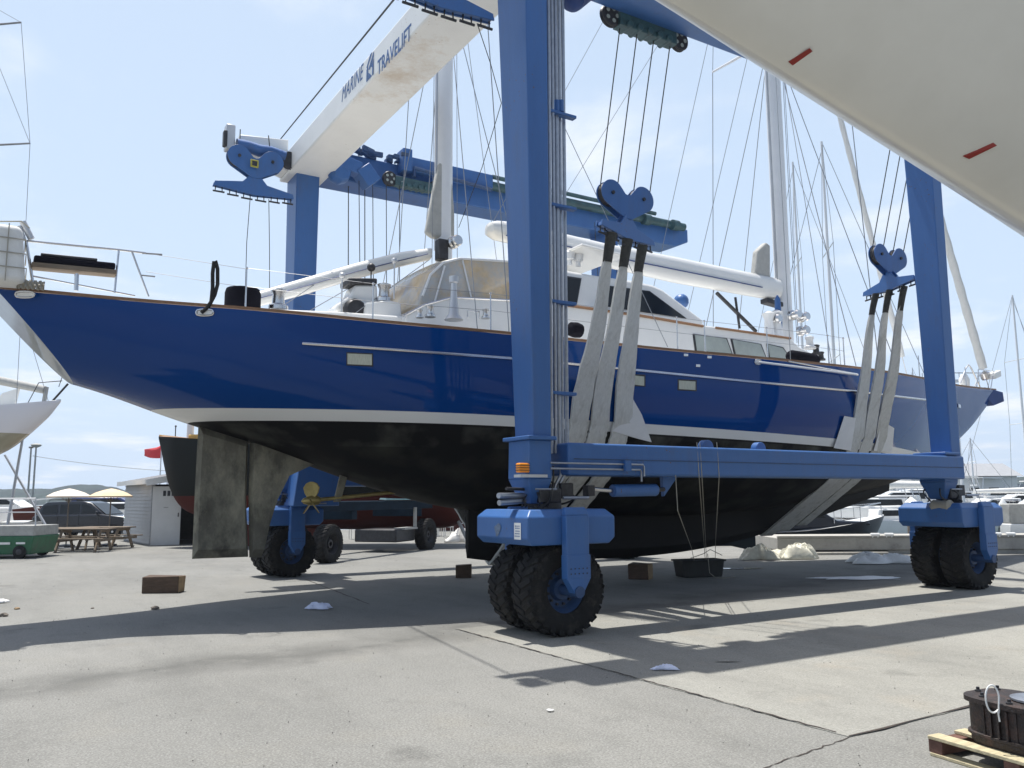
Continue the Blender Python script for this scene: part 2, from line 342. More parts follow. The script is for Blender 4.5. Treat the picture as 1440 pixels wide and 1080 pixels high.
# dark stains
def stain(px, py, rx, ry, name='ground', m='stain'):
    c = aZ(px, py); b = MB(); n = 26; ph = random.random()*6
    vs = [c+LAT*math.cos(2*math.pi*i/n)*rx*(1+.35*math.sin(3*i+ph)+random.uniform(-.2, .2))+FWD*math.sin(2*math.pi*i/n)*ry*(1+random.uniform(-.25, .25))+V((0, 0, .0125)) for i in range(n)]
    b.add(vs, [tuple(range(n))]); o = b.build('ground_stain', m, origin=(0, 0, 0)); o['kind'] = 'structure'
mat('stain', (0.12, 0.115, 0.10), .9, var=.4, vs=12)
for p in [(1023, 932, .12, .02)]: stain(*p)
# water to the horizon
b = MB(); b.add([cw(-3000, -200, -1.6), cw(3000, -200, -1.6), cw(3000, 4200, -1.6), cw(-3000, 4200, -1.6)], [(0, 1, 2, 3)])
wm = mat('water', (0.06, 0.09, 0.10), 0.12, var=0.1, vs=.05, bump=0.5, bs=1.3)
o = b.build('water', 'water', origin=(0, 0, -1.6)); o['kind'] = 'structure'
# hills across the water
mat('wooded_hill', (0.010, 0.022, 0.016), 0.95, var=0.6, vs=.06, dirt=(0.02, 0.036, 0.022), ds=.03, dlo=.5, dhi=.65, spec=.1)
def hills(name, prof, D, depth, seed):
    rnd = random.Random(seed); rows = []; n = 420
    x0, x1 = prof[0][0], prof[-1][0]
    def top(x):
        for (a, ya), (b_, yb) in zip(prof, prof[1:]):
            if x <= b_: t = (x-a)/(b_-a); t = t*t*(3-2*t); return ya+(yb-ya)*t
        return prof[-1][1]
    for j in range(9):
        row = []
        for i in range(n+1):
            x = x0+(x1-x0)*i/n; h = (700-top(x))/F*D
            k = j/8; hh = -1.7+ (h+3.4)*math.sin(k*math.pi*.5)**.8 + (rnd.uniform(-1, 1.3) if j else 0)*D/650*(.35 if j < 8 else .55)
            row.append(cw((x-720)/F*D*(1+0.0*k), D+depth*k, hh+rnd.uniform(0, .3)))
        rows.append(row)
    row = [p.copy() for p in rows[-1]]
    rows.append([p+FWD*depth+V((0, 0, -p.z-2)) for p in row])
    b = MB(); b.grid(rows); o = b.build(name, 'wooded_hill', origin=(0, 0, 0)); o['kind'] = 'structure'
hills('hills', [(-900, 687), (-200, 681), (0, 683), (45, 676), (80, 679), (105, 687), (150, 692), (220, 696), (300, 700), (1000, 699), (1180, 695), (1280, 689), (1330, 687), (1380, 686), (1396, 678), (1412, 674), (1430, 676), (1500, 673), (1900, 677), (2400, 689)], 650, 90, 3)
# ------------------------------------------------------------ boat hulls
def interp(tab, x):
    if x <= tab[0][0]: return tab[0][1]
    for (a, va), (b_, vb) in zip(tab, tab[1:]):
        if x <= b_:
            t = (x-a)/(b_-a); return va+(vb-va)*t
    return tab[-1][1]
def smooth_tab(tab, n=60):        # Catmull-Rom through a table
    out = []
    for i in range(len(tab)-1):
        p0 = tab[max(i-1, 0)]; p1 = tab[i]; p2 = tab[i+1]; p3 = tab[min(i+2, len(tab)-1)]
        k = max(2, int(n/len(tab)))
        for j in range(k):
            t = j/k; x = p1[0]+(p2[0]-p1[0])*t
            m1 = (p2[1]-p0[1])/(p2[0]-p0[0])*(p2[0]-p1[0]); m2 = (p3[1]-p1[1])/(p3[0]-p1[0])*(p2[0]-p1[0])
            h = (2*t**3-3*t*t+1)*p1[1]+(t**3-2*t*t+t)*m1+(-2*t**3+3*t*t)*p2[1]+(t**3-t*t)*m2
            out.append((x, h))
    out.append(tab[-1]); return out
class Hull:
    def __init__(s, b, zs, zc, n=2.0, m=3.0, cy=0.0, rake=None):
        s.b = smooth_tab(b); s.zs = smooth_tab(zs); s.zc = smooth_tab(zc); s.n = n; s.m = m; s.cy = cy; s.rake = rake; s.x0 = b[0][0]; s.x1 = b[-1][0]
    def half(s, x, z):
        zs, zc, b = interp(s.zs, x), interp(s.zc, x), max(0.0, interp(s.b, x))
        if z <= zc: return 0
        m = s.m(x) if callable(s.m) else s.m; n = s.n(x) if callable(s.n) else s.n
        f = min(1, max(0, (zs-z)/max(1e-3, zs-zc))); return b*(max(0, 1-f**m))**(1/n)
    def shear(s, x, z):      # raked stern
        if not s.rake: return 0
        xr, k, zr = s.rake; w = max(0, min(1, (xr-x)/(xr-s.x0))); return -k*(z-zr)*w*w
    def surf(s, px, py, off=0.02):
        Y = s.cy-1.5
        for _ in range(40):
            q = aY(px, py, Y); xx = q.x-s.shear(q.x, q.z); Y = .5*Y+.5*(s.cy-s.half(xx, q.z)-off)
        return aY(px, py, Y)
    def rows(s, nx=90, nz=22, ztop=0):
        out = []
        for i in range(nx+1):
            t = i/nx; t = .5-.5*math.cos(math.pi*t)*(.6)-.5*.4*(1-2*t) if True else t
            x = s.x0+(s.x1-s.x0)*t
            zs, zc, b = interp(s.zs, x), interp(s.zc, x), max(.004, interp(s.b, x)); half = []
            m = s.m(x) if callable(s.m) else s.m; n = s.n(x) if callable(s.n) else s.n
            for k in range(nz+1):
                th = k/nz*math.pi/2; f = math.sin(th)**(2/m); y = b*(max(0, math.cos(th)))**(2/n)
                z = zs-(zs-zc)*f; half.append((x+s.shear(x, z), y, z))
            out.append([V((p[0], s.cy-p[1], p[2])) for p in half]+[V((p[0], s.cy+p[1], p[2])) for p in reversed(half[:-1])])
        return out
    def mesh(s, name, m, parent=None, matid=None, nx=90, deck=True, deckm=None, transom=None):
        b = MB(); rw = s.rows(nx); b.grid(rw)
        b.mi = 0 if transom is None else transom; n = len(rw[0]); b.f.append(tuple(range(n))); b.m.append(b.mi)
        o = b.build(name, m, parent, smooth=True, origin=None if parent else (0, 0, 0))
        if deck:
            d = MB(); d.grid([[r[0]+V((0, .02, -.03)), V(((r[0].x+r[-1].x)/2, s.cy, r[0].z+.05)), r[-1]+V((0, -.02, -.03))] for r in rw])
            d.build('deck', deckm or 'gel_white', parent, smooth=True)
        return o
# ------------------------------------------------------------ the blue ketch
CY = 5.4
YH = Hull([(-5.15, .80), (-4.4, 1.18), (-3, 1.85), (-1, 2.42), (1, 2.76), (4, 2.96), (7, 2.96), (10, 2.70), (13, 2.02), (16, 1.12), (18.5, .42), (20.0, .03)],
          [(-5.15, 4.58), (-4.4, 4.52), (-3, 4.43), (-1, 4.33), (1, 4.29), (4, 4.27), (7, 4.32), (10, 4.40), (13, 4.50), (16, 4.62), (20.0, 4.86)],
          [(-5.15, 3.42), (-4.2, 3.12), (-3.26, 2.84), (-2.3, 2.56), (-1, 2.12), (.3, 1.72), (1.5, 1.48), (4, 1.30), (8, 1.32), (12, 1.66), (14.5, 2.02), (16.4, 2.60), (18.29, 3.55), (19.3, 4.25), (20.0, 4.80)],
          n=lambda x: 2.0 if x < 10 else max(1.25, 2.0-(x-10)*.09), m=lambda x: 3.0 if 0 < x < 9 else (max(1.1, 3-(x-9)*.27) if x >= 9 else max(2.0, 3+x*.2)), cy=CY, rake=(-3.6, .92, 3.42))
Y_LOC = V((6.8, CY, 0.44))
yacht = thing('sailing_yacht', Y_LOC, 'big blue-hulled two-masted sailing yacht hanging in the blue boat hoist', 'yacht')
def hull_paint():
    m = mat('hull_paint', (0.008, 0.035, 0.22), 0.10, var=0.02, coat=0.0, spec=.45)
    nt = m.node_tree; N = nt.nodes; L = nt.links; b = N['Principled BSDF']
    tc = N.new('ShaderNodeTexCoord'); sp = N.new('ShaderNodeSeparateXYZ'); L.new(tc.outputs['Object'], sp.inputs[0])
    def mm(op, a, b_=0.0):
        n = N.new('ShaderNodeMath'); n.operation = op
        for i, q in ((0, a), (1, b_)):
            if isinstance(q, (int, float)): n.inputs[i].default_value = q
            else: L.new(q, n.inputs[i])
        return n.outputs[0]
    X = mm('ADD', sp.outputs[0], Y_LOC.x); Z = mm('ADD', sp.outputs[2], Y_LOC.z)
    t = mm('SUBTRACT', Z, mm('SUBTRACT', 3.015, mm('MULTIPLY', X, .0160)))      # height over the painted band's top
    white = mm('LESS_THAN', t, 0.0); black = mm('LESS_THAN', t, -.165)
    ns = N.new('ShaderNodeTexNoise'); ns.inputs['Scale'].default_value = 1.6; ns.inputs['Detail'].default_value = 8; L.new(tc.outputs['Object'], ns.inputs[0])
    rr = N.new('ShaderNodeMapRange'); rr.inputs[1].default_value = .45; rr.inputs[2].default_value = .75; L.new(ns.outputs[0], rr.inputs[0])
    kb = N.new('ShaderNodeMix'); kb.data_type = 'RGBA'; L.new(rr.outputs[0], kb.inputs[0]); kb.inputs[6].default_value = (.009, .009, .010, 1); kb.inputs[7].default_value = (.038, .038, .032, 1)
    a = N.new('ShaderNodeMix'); a.data_type = 'RGBA'; L.new(white, a.inputs[0]); a.inputs[6].default_value = (0.001, 0.044, 0.205, 1); a.inputs[7].default_value = (.72, .72, .70, 1)
    c = N.new('ShaderNodeMix'); c.data_type = 'RGBA'; L.new(black, c.inputs[0]); L.new(a.outputs[2], c.inputs[6]); L.new(kb.outputs[2], c.inputs[7])
    for l in list(b.inputs['Base Color'].links): L.remove(l)
    L.new(c.outputs[2], b.inputs['Base Color'])
    # pale scum along the old waterline
    scum = mm('MULTIPLY', mm('MULTIPLY', mm('LESS_THAN', t, -.20), mm('GREATER_THAN', t, -.52)), rr.outputs[0])
    sc3 = N.new('ShaderNodeMix'); sc3.data_type = 'RGBA'; L.new(mm('MULTIPLY', scum, .7), sc3.inputs[0]); L.new(c.outputs[2], sc3.inputs[6]); sc3.inputs[7].default_value = (.085, .085, .075, 1); L.new(sc3.outputs[2], b.inputs['Base Color'])
    L.new(mm('ADD', .045, mm('ADD', mm('MULTIPLY', white, .2), mm('MULTIPLY', black, .42))), b.inputs['Roughness'])
    L.new(mm('SUBTRACT', .24, mm('MULTIPLY', black, .14)), b.inputs['Specular IOR Level'])
    # slightly wavy fairing, as on any long glossy topside
    n3 = N.new('ShaderNodeTexNoise'); n3.inputs['Scale'].default_value = .9; n3.inputs['Detail'].default_value = 2; L.new(tc.outputs['Object'], n3.inputs[0])
    bp = N.new('ShaderNodeBump'); bp.inputs['Strength'].default_value = .22; bp.inputs['Distance'].default_value = .02; L.new(n3.outputs[0], bp.inputs['Height']); L.new(bp.outputs[0], b.inputs['Normal']); L.new(bp.outputs[0], b.inputs['Coat Normal'])
hull_paint()
mat('transom_paint', (0.20, 0.23, 0.26), 0.3, var=.2, vs=2, coat=.5)
YH.mesh('hull', ['hull_paint', 'transom_paint'], yacht, nx=130, transom=1, deckm='gel_white')
# keel, skeg and rudder
def fin(name, prof, th, m, parent=yacht, cy=CY, bev=.0, tb=None):
    b = MB(); n = len(prof); cx = sum(p[0] for p in prof)/n; cz = sum(p[1] for p in prof)/n
    mid = [V((p[0], cy, p[1])) for p in prof]; k = .86
    A = [V((cx+(p[0]-cx)*k, cy-th/2*(1 if tb is None else (tb+(1-tb)*(p[1]-min(q[1] for q in prof))/1.2)), cz+(p[1]-cz)*k)) for p in prof]
    B = [V((p.x, 2*cy-p.y, p.z)) for p in A]
    b.add(mid+A+B, [tuple(range(n, 2*n)), tuple(range(2*n, 3*n))]+[(i, (i+1) % n, n+(i+1) % n, n+i) for i in range(n)]+[(i, (i+1) % n, 2*n+(i+1) % n, 2*n+i) for i in range(n)])
    return b.build(name, m, parent, smooth=False, bevel=bev)
def keel_half(x, z):
    zb = interp(smooth_tab(kb_), x); zt = interp(YH.zc, x)+.75
    if z < zb or z > zt or x < 1.6: return 0
    tk = .30*min(1, (14.6-x)/5)+.02; t = (zt-z)/(zt-zb)
    return tk*(1-.35*t)*(1 if t < .85 else math.sqrt(max(0, 1-((t-.85)/.15)**2)))+(max(0, (.5-t))**2)*2.2*min(1, tk*3)
# keel faired into the hull: narrow V sections
kb_ = [(1.56, .58), (2.2, .50), (5.6, .44), (7.6, .55), (10.16, .92), (12.88, 1.46), (14.6, 1.86)]
rows = []
for i in range(40):
    x = 1.56+(14.4-1.56)*i/39; zb = interp(smooth_tab(kb_), x); ztop = interp(YH.zc, x)+.75; tk = .30*min(1, (14.6-x)/5)+.02
    if i == 0: tk *= .25
    if i == 1: tk *= .75
    half = []
    for k in range(9):
        t = k/8; z = ztop+(zb-ztop)*t; hh = YH.half(x, z)*.92 if z > interp(YH.zc, x) else 0
        y = tk*(1-.35*t)*(1 if t < .85 else math.sqrt(max(0, 1-((t-.85)/.15)**2)))+(max(0, (.5-t))**2)*2.2*min(1, tk*3)
        half.append((y, z))
    rows.append([V((x, CY-y, z)) for y, z in half]+[V((x, CY+y, z)) for y, z in reversed(half)])
b = MB(); b.grid(rows); b.f.append(tuple(range(len(rows[0])))); b.m.append(0); b.build('keel', 'antifoul', yacht, smooth=True)
pr = lambda pts, Y=CY: [(aY(x, y, Y).x, aY(x, y, Y).z) for x, y in pts]
rud = pr([(279, 597), (349, 618), (346, 700), (349, 783), (270, 786), (274, 690)])
fin('rudder', rud, .22, 'rudder_dark')
skg = pr([(352, 600), (460, 640), (408, 664), (388, 704), (377, 740), (367, 784), (350.5, 784), (349.5, 700)])
fin('skeg', skg, .22, 'rudder_dark')
rows = []                                   # deadwood fairing between skeg and canoe body is the hull itself; shaft and propeller:
pc = aY(437, 704, CY); pe = V((.45, CY, 1.84))
prop = MB(); prop.lathe(pc, (1, 0, .05), [(-.16, .01), (-.12, .05), (0, .085), (.12, .08), (.16, .05)], 14)
for k in range(3):
    a = R(88+120*k); d = V((0, math.cos(a), math.sin(a))); tt = V((0, -math.sin(a), math.cos(a)))
    pts = []
    for r_, w_ in ((.04, .05), (.13, .10), (.22, .12), (.29, .08), (.32, .02)):
        pts.append((r_, w_))
    left = [pc+d*r_+tt*w_+V((w_*.8, 0, 0)) for r_, w_ in pts]; right = [pc+d*r_-tt*w_-V((w_*.8, 0, 0)) for r_, w_ in pts]
    prop.plate(left+right[::-1], (.02, 0, 0))
po = prop.build('propeller', 'bronze', yacht, smooth=True)
sh = MB(); sh.tube(pc, pe, .035, n=10); sh.build('propeller_shaft', 'bronze', yacht, smooth=True)
st = MB(); q = V((-1.15, CY, 0)); st.prismY([(-1.05, 1.64), (-.93, 1.64), (-.75, 2.3), (-.9, 2.3)], CY-.03, CY+.03); st.build('shaft_strut', 'rudder_dark', yacht, bevel=.01)
# sheer: teak rail, rub rail, lower trim line
def along(pxs, r, name, m, off=0.0, flat=1.0, n=8, z=0):
    P = []
    for i in range(len(pxs)-1):
        k = 8
        for j in range(k): t = j/k; P.append(YH.surf(pxs[i][0]+(pxs[i+1][0]-pxs[i][0])*t, pxs[i][1]+(pxs[i+1][1]-pxs[i][1])*t, off))
    P.append(YH.surf(*pxs[-1], off)); b = MB(); b.path([p+V((0, 0, z)) for p in P], r, n); return b.build(name, m, yacht, smooth=True)
rt = [];
for side in (-1, 1):
    b = MB(); P = []
    for i in range(100):
        x = -5.15+(25.1)*i/99; z = interp(YH.zs, x); P.append(V((x+YH.shear(x, z), CY+side*(interp(YH.b, x)-.03), z+.03)))
    rw = [[p+V((0, .035, -.02)), p+V((0, .035, .02)), p+V((0, -.035, .02)), p+V((0, -.035, -.02)), p+V((0, .035, -.02))] for p in P]
    b.grid(rw); b.build('toe_rail', 'teak', yacht, smooth=False)
rub = along([(425, 483), (570, 493), (720, 504), (900, 521), (1060, 537), (1200, 550), (1309, 563)], .026, 'rub_rail', 'steel', .012)
along([(1108, 508), (1160, 518), (1205, 526)], .018, 'rub_rail', 'steel', .015)
# portlights and hull fittings
def patch(name, m, x0, y0, x1, y1, off=.015, th=.02, inset=None, fm=None):
    P = [YH.surf(x, y, off) for x, y in ((x0, y0), (x1, y0+(x1-x0)*.045), (x1, y1+(x1-x0)*.045), (x0, y1))]
    b = MB(); b.plate(P, (0, th+.02, 0)); o = b.build(name, m, yacht, bevel=.006)
    return o, P
for x0, y0, x1, y1 in ((489, 497, 523, 512), (955, 535, 978, 547), (893, 528, 906, 541), (1172, 0, 0, 0))[:3]:
    o, P = patch('portlight', 'dark_metal', x0-2, y0-2, x1+2, y1+2, .004)
    c = MB(); P2 = [YH.surf(x, y, .016) for x, y in ((x0, y0), (x1, y0+1.5), (x1, y1+1.5), (x0, y1))]; c.plate(P2, (0, .012, 0)); c.build('pane', 'curtain', o)
for x, y in ((965, 499), (998, 502), (982, 514)):
    patch('deck_drain', 'steel', x-3, y-2, x+3, y+2, .012)
for x0, y0, x1, y1 in ((22, 409, 48, 419), (276, 434, 300, 445), (1062, 505, 1070, 513)):
    hw, hh = (x1-x0)/2, (y1-y0)/2; P = [YH.surf((x0+x1)/2+max(-1, min(1, 1.5*math.cos(t)))*hw*.6+math.cos(t)*hw*.4, (y0+y1)/2+math.sin(t)*hh*.85, .015) for t in [2*math.pi*k/16 for k in range(16)]]; b = MB(); b.path(P+[P[0]], .016, 6); c = sum(P, V())/len(P)
    o = b.build('hawse_hole', 'steel', yacht, smooth=True)
    b = MB(); b.plate([c+(p-c)*.93 for p in P], (0, .012, 0)); b.build('bright_fill', 'gel_white', o)  # white plate closing the hole, painting the brightness seen through it
# stanchions, lifelines, stern rail
def stan(px, pyb, pyt, r=.014):
    p = YH.surf(px, pyb, -.05); q = aY(px+(px-720)*0.0, pyt, p.y); return p, V((p.x, p.y, q.z))
tops = []
for px, pb, pt_ in ((345, 435, 374), (524, 455, 375), (690, 466, 405), (849, 483, 418), (953, 494, 442), (992, 498, 448), (1080, 505, 465), (1166, 513, 474), (1188, 516, 476)):
    p, q = stan(px, pb, pt_); q.z = p.z+.62
    b = MB(); b.tube(p, q, .014, .011, 8); b.sphere(q, .022, 8); b.build('stanchion', 'steel', yacht, smooth=True); tops.append((p, q))
b = MB()
for (p, q), (p2, q2) in zip(tops, tops[1:]):
    for k in (.55, 1.0): b.tube(p.lerp(q, k), p2.lerp(q2, k), .004, n=4)
b.build('lifeline', 'wire', yacht)
for side in (1,):
    for x in [13.2, 14.6, 16, 17.3, 18.6]:
        z = interp(YH.zs, x)
        for sd_ in (-1, 1):
            y = CY+sd_*(interp(YH.b, x)-.1); b = MB(); b.tube((x, y, z), (x, y, z+.6), .013, n=6); b.build('stanchion', 'steel', yacht, smooth=True)
# stern rail (near quarter)
yq = 4.45
S = lambda x, y, Y=yq: aY(x, y, Y)
b = MB()
b.path([S(36, 339, 4.5), S(40, 339), S(165, 351), S(205, 356)], .017, 8)
b.tube(S(167, 352), S(161, 412), .015); b.tube(S(186, 355), S(209, 417), .014)
b.tube(S(37, 340), S(47, 402), .02); b.tube(S(45, 388), S(190, 416), .012)
b.tube(S(108, 385), S(107, 409), .03)
b.build('stern_rail', 'steel', yacht, smooth=True)
b = MB(); b.tube(S(32, 312), S(44, 336), .045, .045, 10); b.tube(S(27, 318), S(34, 338), .03); b.build('outboard_bracket', 'alu', yacht, smooth=True)
b = MB()
for y0, y1 in ((356, 362), (382, 389)):
    b.tube(S(205, y0), S(345, y0+22), .004, n=4)
b.tube(S(200, 356), S(228, 358), .014); b.tube(S(198, 387), S(218, 389), .012)
b.build('lifeline', 'wire', yacht)
# things lashed to the stern
b = MB()
for k in range(6):
    pass
c0, c1 = aY(-12, 400, 4.4), aY(16, 326, 4.4)
n = 14; prof = []
cx = (c0.x+c1.x)/2; b = MB()
zb, zt = aY(18, 402, 4.4).z, aY(15, 322, 4.4).z
xr = aY(41, 360, 4.3).x
b.hexa([(xr-.75, 4.15, zb), (xr-.02, 4.15, zb), (xr-.02, 4.75, zb), (xr-.75, 4.75, zb)], [(xr-.75, 4.15, zt), (xr-.10, 4.15, zt), (xr-.10, 4.75, zt), (xr-.75, 4.75, zt)])
raft = b.build('life_raft_case', 'canvas_white', bevel=.09, seg=4)
tag(raft, 'white canvas-covered box tied to the stern rail of the blue yacht', 'life raft')
b = MB()
for z in (.25, .5, .75):
    zz = zb+(zt-zb)*z; b.path([(xr-.76, 4.13, zz), (xr-.01-.06*z, 4.13, zz), (xr-.0-.06*z, 4.77, zz)], .008, 6)
for f in (.3, .7): b.path([(xr-.75+.7*f, 4.125, zb), (xr-.75+.7*f, 4.125, zt), (xr-.75+.7*f, 4.4, zt+.01)], .007, 6)
b.path([(xr-.7, 4.3, zt), (xr-.4, 4.3, zt+.05), (xr-.12, 4.3, zt+.10), (xr-.02, 4.3, zt+.02)], .010, 6)
b.build('lashing', 'rope', raft)
# folded gangplank with a dark cushion on it
ga, gb_ = S(44, 374, 4.5), S(163, 385, 4.5)
b = MB(); d = (gb_-ga); b.obox((ga+gb_)/2, d/2, (0, .12, 0), (0, 0, .035))
gp = b.build('gangplank', 'plank', bevel=.01); tag(gp, 'weathered wooden gangplank laid along the stern rail of the blue yacht', 'gangplank')
b = MB(); b.obox((ga+gb_)/2+V((0, 0, .085)), d/2*.96, (0, .13, 0), (0, 0, .05)); cu = b.build('cushion', 'black_cloth', bevel=.03, seg=3)
tag(cu, 'long black padded roll lying on the weathered gangplank', 'cushion')
b = MB(); b.obox((ga+gb_)/2+V((-.08, 0, .152)), d/2*.66, (0, .12, 0), (0, 0, .018)); b.build('board', 'dark_metal', cu, bevel=.01)
b = MB(); P = []
for k in range(60):
    t = k/59; P.append(S(24+38*t, 399+6*math.sin(k*1.9)+3*t, 4.35+.1*math.cos(k*1.9)))
b.path(P, .014, 6); o = b.build('coiled_rope', 'rope', smooth=True); tag(o, 'coil of tan rope lying under the white canvas box at the stern', 'rope')
b = MB(); h0 = YH.surf(283, 440, .03)
P = [h0, S(290, 434, h0.y-.03), S(297, 424, h0.y-.05), S(299, 405, h0.y), S(299, 384, h0.y), S(301, 368, h0.y), S(303, 367, h0.y), S(306, 378, h0.y), S(306, 400, h0.y), S(302, 415, h0.y), S(293, 432, h0.y-.03)]
b.path(P, .028, 8); o = b.build('mooring_line', 'rope_dark', smooth=True); tag(o, 'black mooring line standing up in a loop from the hawse hole near the stern', 'rope')
b = MB(); c = aY(341, 434, 4.3); b.lathe((c.x, 4.3, c.z-.1), (0, 0, 1), [(0, .27), (.33, .27), (.40, .25), (.41, 0)], 20)
b.build('winch_cover', 'black_cloth', yacht, smooth=True)
# ------------------------------------------------------------ deck structures of the ketch
def house(name, px, Y, m='gel_white', inset=.0, bev=.04, side_lean=0.12):
    """a deck structure: side profile seen at plane Y, mirrored about the centreline, sides leaning in"""
    P = [aY(x, y, Y) for x, y in px]; z0 = min(p.z for p in P); b = MB()
    A = [V((p.x, Y+(p.z-z0)*side_lean, p.z)) for p in P]; B = [V((p.x, 2*CY-p.y, p.z)) for p in A]
    b.hexa(A, B); return b.build(name, m, yacht, bevel=bev, seg=3)
def win(px, Y, parent, m='glass_dark', fm='dark_metal', name='window', off=.02, fr=.03, lean=.12, z0=None):
    """a window in a side: frame with its pane, standing a little proud of the side"""
    P = [aY(x, y, Y) for x, y in px]; z0 = z0 if z0 is not None else min(p.z for p in P)
    P = [V((p.x, Y+(p.z-z0)*lean-off, p.z)) for p in P]; c = sum(P, V())/len(P)
    b = MB(); n = len(P); Q = [c+(p-c)*(1+fr/max(.2, (p-c).length)*1.4) for p in P]
    b.plate(Q, (0, .03, 0)); o = b.build(name, fm, parent, bevel=.006)
    b = MB(); b.plate([p+V((0, -.006, 0)) for p in P], (0, .012, 0)); b.build('pane', m, o); return o
YS = 3.75
zd = interp(YH.zs, 4)-.02
# long trunk cabin forward of the wheelhouse
cab = house('cabin', [(796, 485), (796, 426), (905, 440), (994, 456), (1010, 458), (1115, 474), (1128, 487), (1148, 497), (1156, 514)], YS)
zb0 = aY(796, 485, YS).z
zmin = min(aY(x, y, YS).z for x, y in [(796, 485), (1156, 514)])
for q in ([(979, 470), (1023, 476), (1029, 497), (980, 493)], [(1032, 477), (1071, 484), (1077, 503), (1035, 499)], [(1082, 484), (1102, 489), (1113, 505), (1083, 502)]):
    win(q, YS, cab, 'glass_pale', 'dark_metal', z0=zmin)
def trim(pts, Y, r, m, name, parent=yacht, lean=.12, z0=None, off=.02, flat=1.0):
    b = MB(); P = [aY(x, y, Y) for x, y in pts]; z0 = z0 if z0 is not None else min(p.z for p in P)
    for sd_ in (0, 1):
        Q = [V((p.x, Y+(p.z-z0)*lean-off, p.z)) for p in P]
        if sd_: Q = [V((p.x, 2*CY-p.y, p.z)) for p in Q]
        b.path(Q, r, 6)
    return b.build(name, m, parent, smooth=True)
trim([(800, 428), (905, 443), (992, 458)], YS, .028, 'teak', 'rail_strip', z0=zmin)
trim([(1010, 460), (1060, 467), (1115, 475)], YS, .026, 'teak', 'rail_strip', z0=zmin)
# wheelhouse
WH = 4.0
wh = house('wheelhouse', [(770, 440), (770, 372), (800, 376), (850, 385), (900, 392), (926, 398), (940, 405), (992, 449), (992, 462)], WH, bev=.06, side_lean=.18)
zw = min(aY(x, y, WH).z for x, y in [(770, 440), (992, 462)])
win([(800, 388), (822, 391), (812, 425), (800, 424)], WH, wh, 'glass_dark', z0=zw, lean=.18)
win([(850, 399), (918, 408), (966, 447), (868, 432), (846, 428)], WH, wh, 'glass_dark', z0=zw, lean=.18, fr=.02)
# forward windscreen posts seen through the glass
# aft cockpit coaming and the clear-sided spray enclosure over it
co = house('cockpit_coaming', [(566, 462), (575, 441), (598, 427), (640, 415), (700, 418), (800, 428), (800, 478)], 3.85, bev=.05)
zco = min(aY(x, y, 3.85).z for x, y in [(566, 462), (800, 478)])
trim([(568, 444), (598, 428), (638, 417), (720, 421), (800, 430)], 3.85, .022, 'steel', 'grab_rail', z0=zco, off=.0)
enc = [(590, 434), (594, 416), (606, 386), (626, 368), (650, 362), (720, 366), (772, 374), (772, 432), (640, 418)]
E0 = [aY(x, y, 4.05) for x, y in enc]
b = MB(); NN = 7; rows = []
for p in E0[:8]:
    z0 = E0[0].z; hgt = (p.z-z0)
    w_ = 1.35-.12*hgt
    rows.append([V((p.x, CY+w_*math.sin(R(90)*(-1+2*j/NN)) if True else 0, p.z+.10*math.cos(R(90)*(-1+2*j/NN))*(1 if 2 <= E0.index(p) <= 6 else 0))) for j in range(NN+1)])
# roof canvas
roof = MB(); roof.grid(rows[3:7]); ro = roof.build('canopy_top', 'canvas_thin', yacht, smooth=True, solid=.02)
P = E0
sidepoly = [E0[0], E0[1], E0[2], E0[3], E0[4], E0[5], E0[6], E0[7], E0[8]]
for sd_ in (-1, 1):
    b = MB()
    pl = [V((p.x, CY+sd_*(1.38-.12*(p.z-E0[0].z)), p.z)) for p in sidepoly]
    b.plate(pl, (0, .008, 0)); q = b.build('clear_side', 'vinyl', yacht)
    b = MB()
    for i, j in ((1, 4), (3, 8), (5, 8), (0, 4)):
        pass
    b.path([p+V((0, sd_*.012, 0)) for p in pl[1:7]], .022, 6)
    for (x0, y0), (x1, y1) in (((629, 372), (612, 424)), ((722, 367), (722, 421)), ((655, 364), (664, 417))):
        a_, c_ = aY(x0, y0, 4.0), aY(x1, y1, 4.0)
        b.tube(V((a_.x, CY+sd_*(1.40-.12*(a_.z-E0[0].z)), a_.z)), V((c_.x, CY+sd_*(1.40-.12*(c_.z-E0[0].z)), c_.z)), .018, n=6)
    b.build('canopy_frame', 'spar_white', yacht, smooth=True)
b = MB(); b.grid([r for r in rows[0:4]]); b.build('clear_front', 'vinyl', yacht, smooth=True, solid=.008)
# roof extension over the helm, radar dome, horn and search light
b = MB(); a_ = aY(780, 372, CY); b.obox(a_+V((.3, 0, .02)), (.55, 0, -.03), (0, 1.3, 0), (0, 0, .03)); b.build('helm_roof', 'gel_white', yacht, bevel=.03)
for x, y in ((813, 368), (801, 366)):
    b = MB(); c = aY(x, y, 4.6); b.lathe(c-V((0, 0, .1)), (0, 0, 1), [(0, .05), (.1, .05), (.12, .10), (.25, .11), (.30, .05)], 12); b.build('deck_light', 'spar_white', yacht, smooth=True)
b = MB(); c = aY(958, 424, 4.9); b.sphere(c, .17, 14); b.tube(c-V((0, 0, .8)), c, .03); b.build('dome_antenna', 'hoist_blue', yacht, smooth=True)
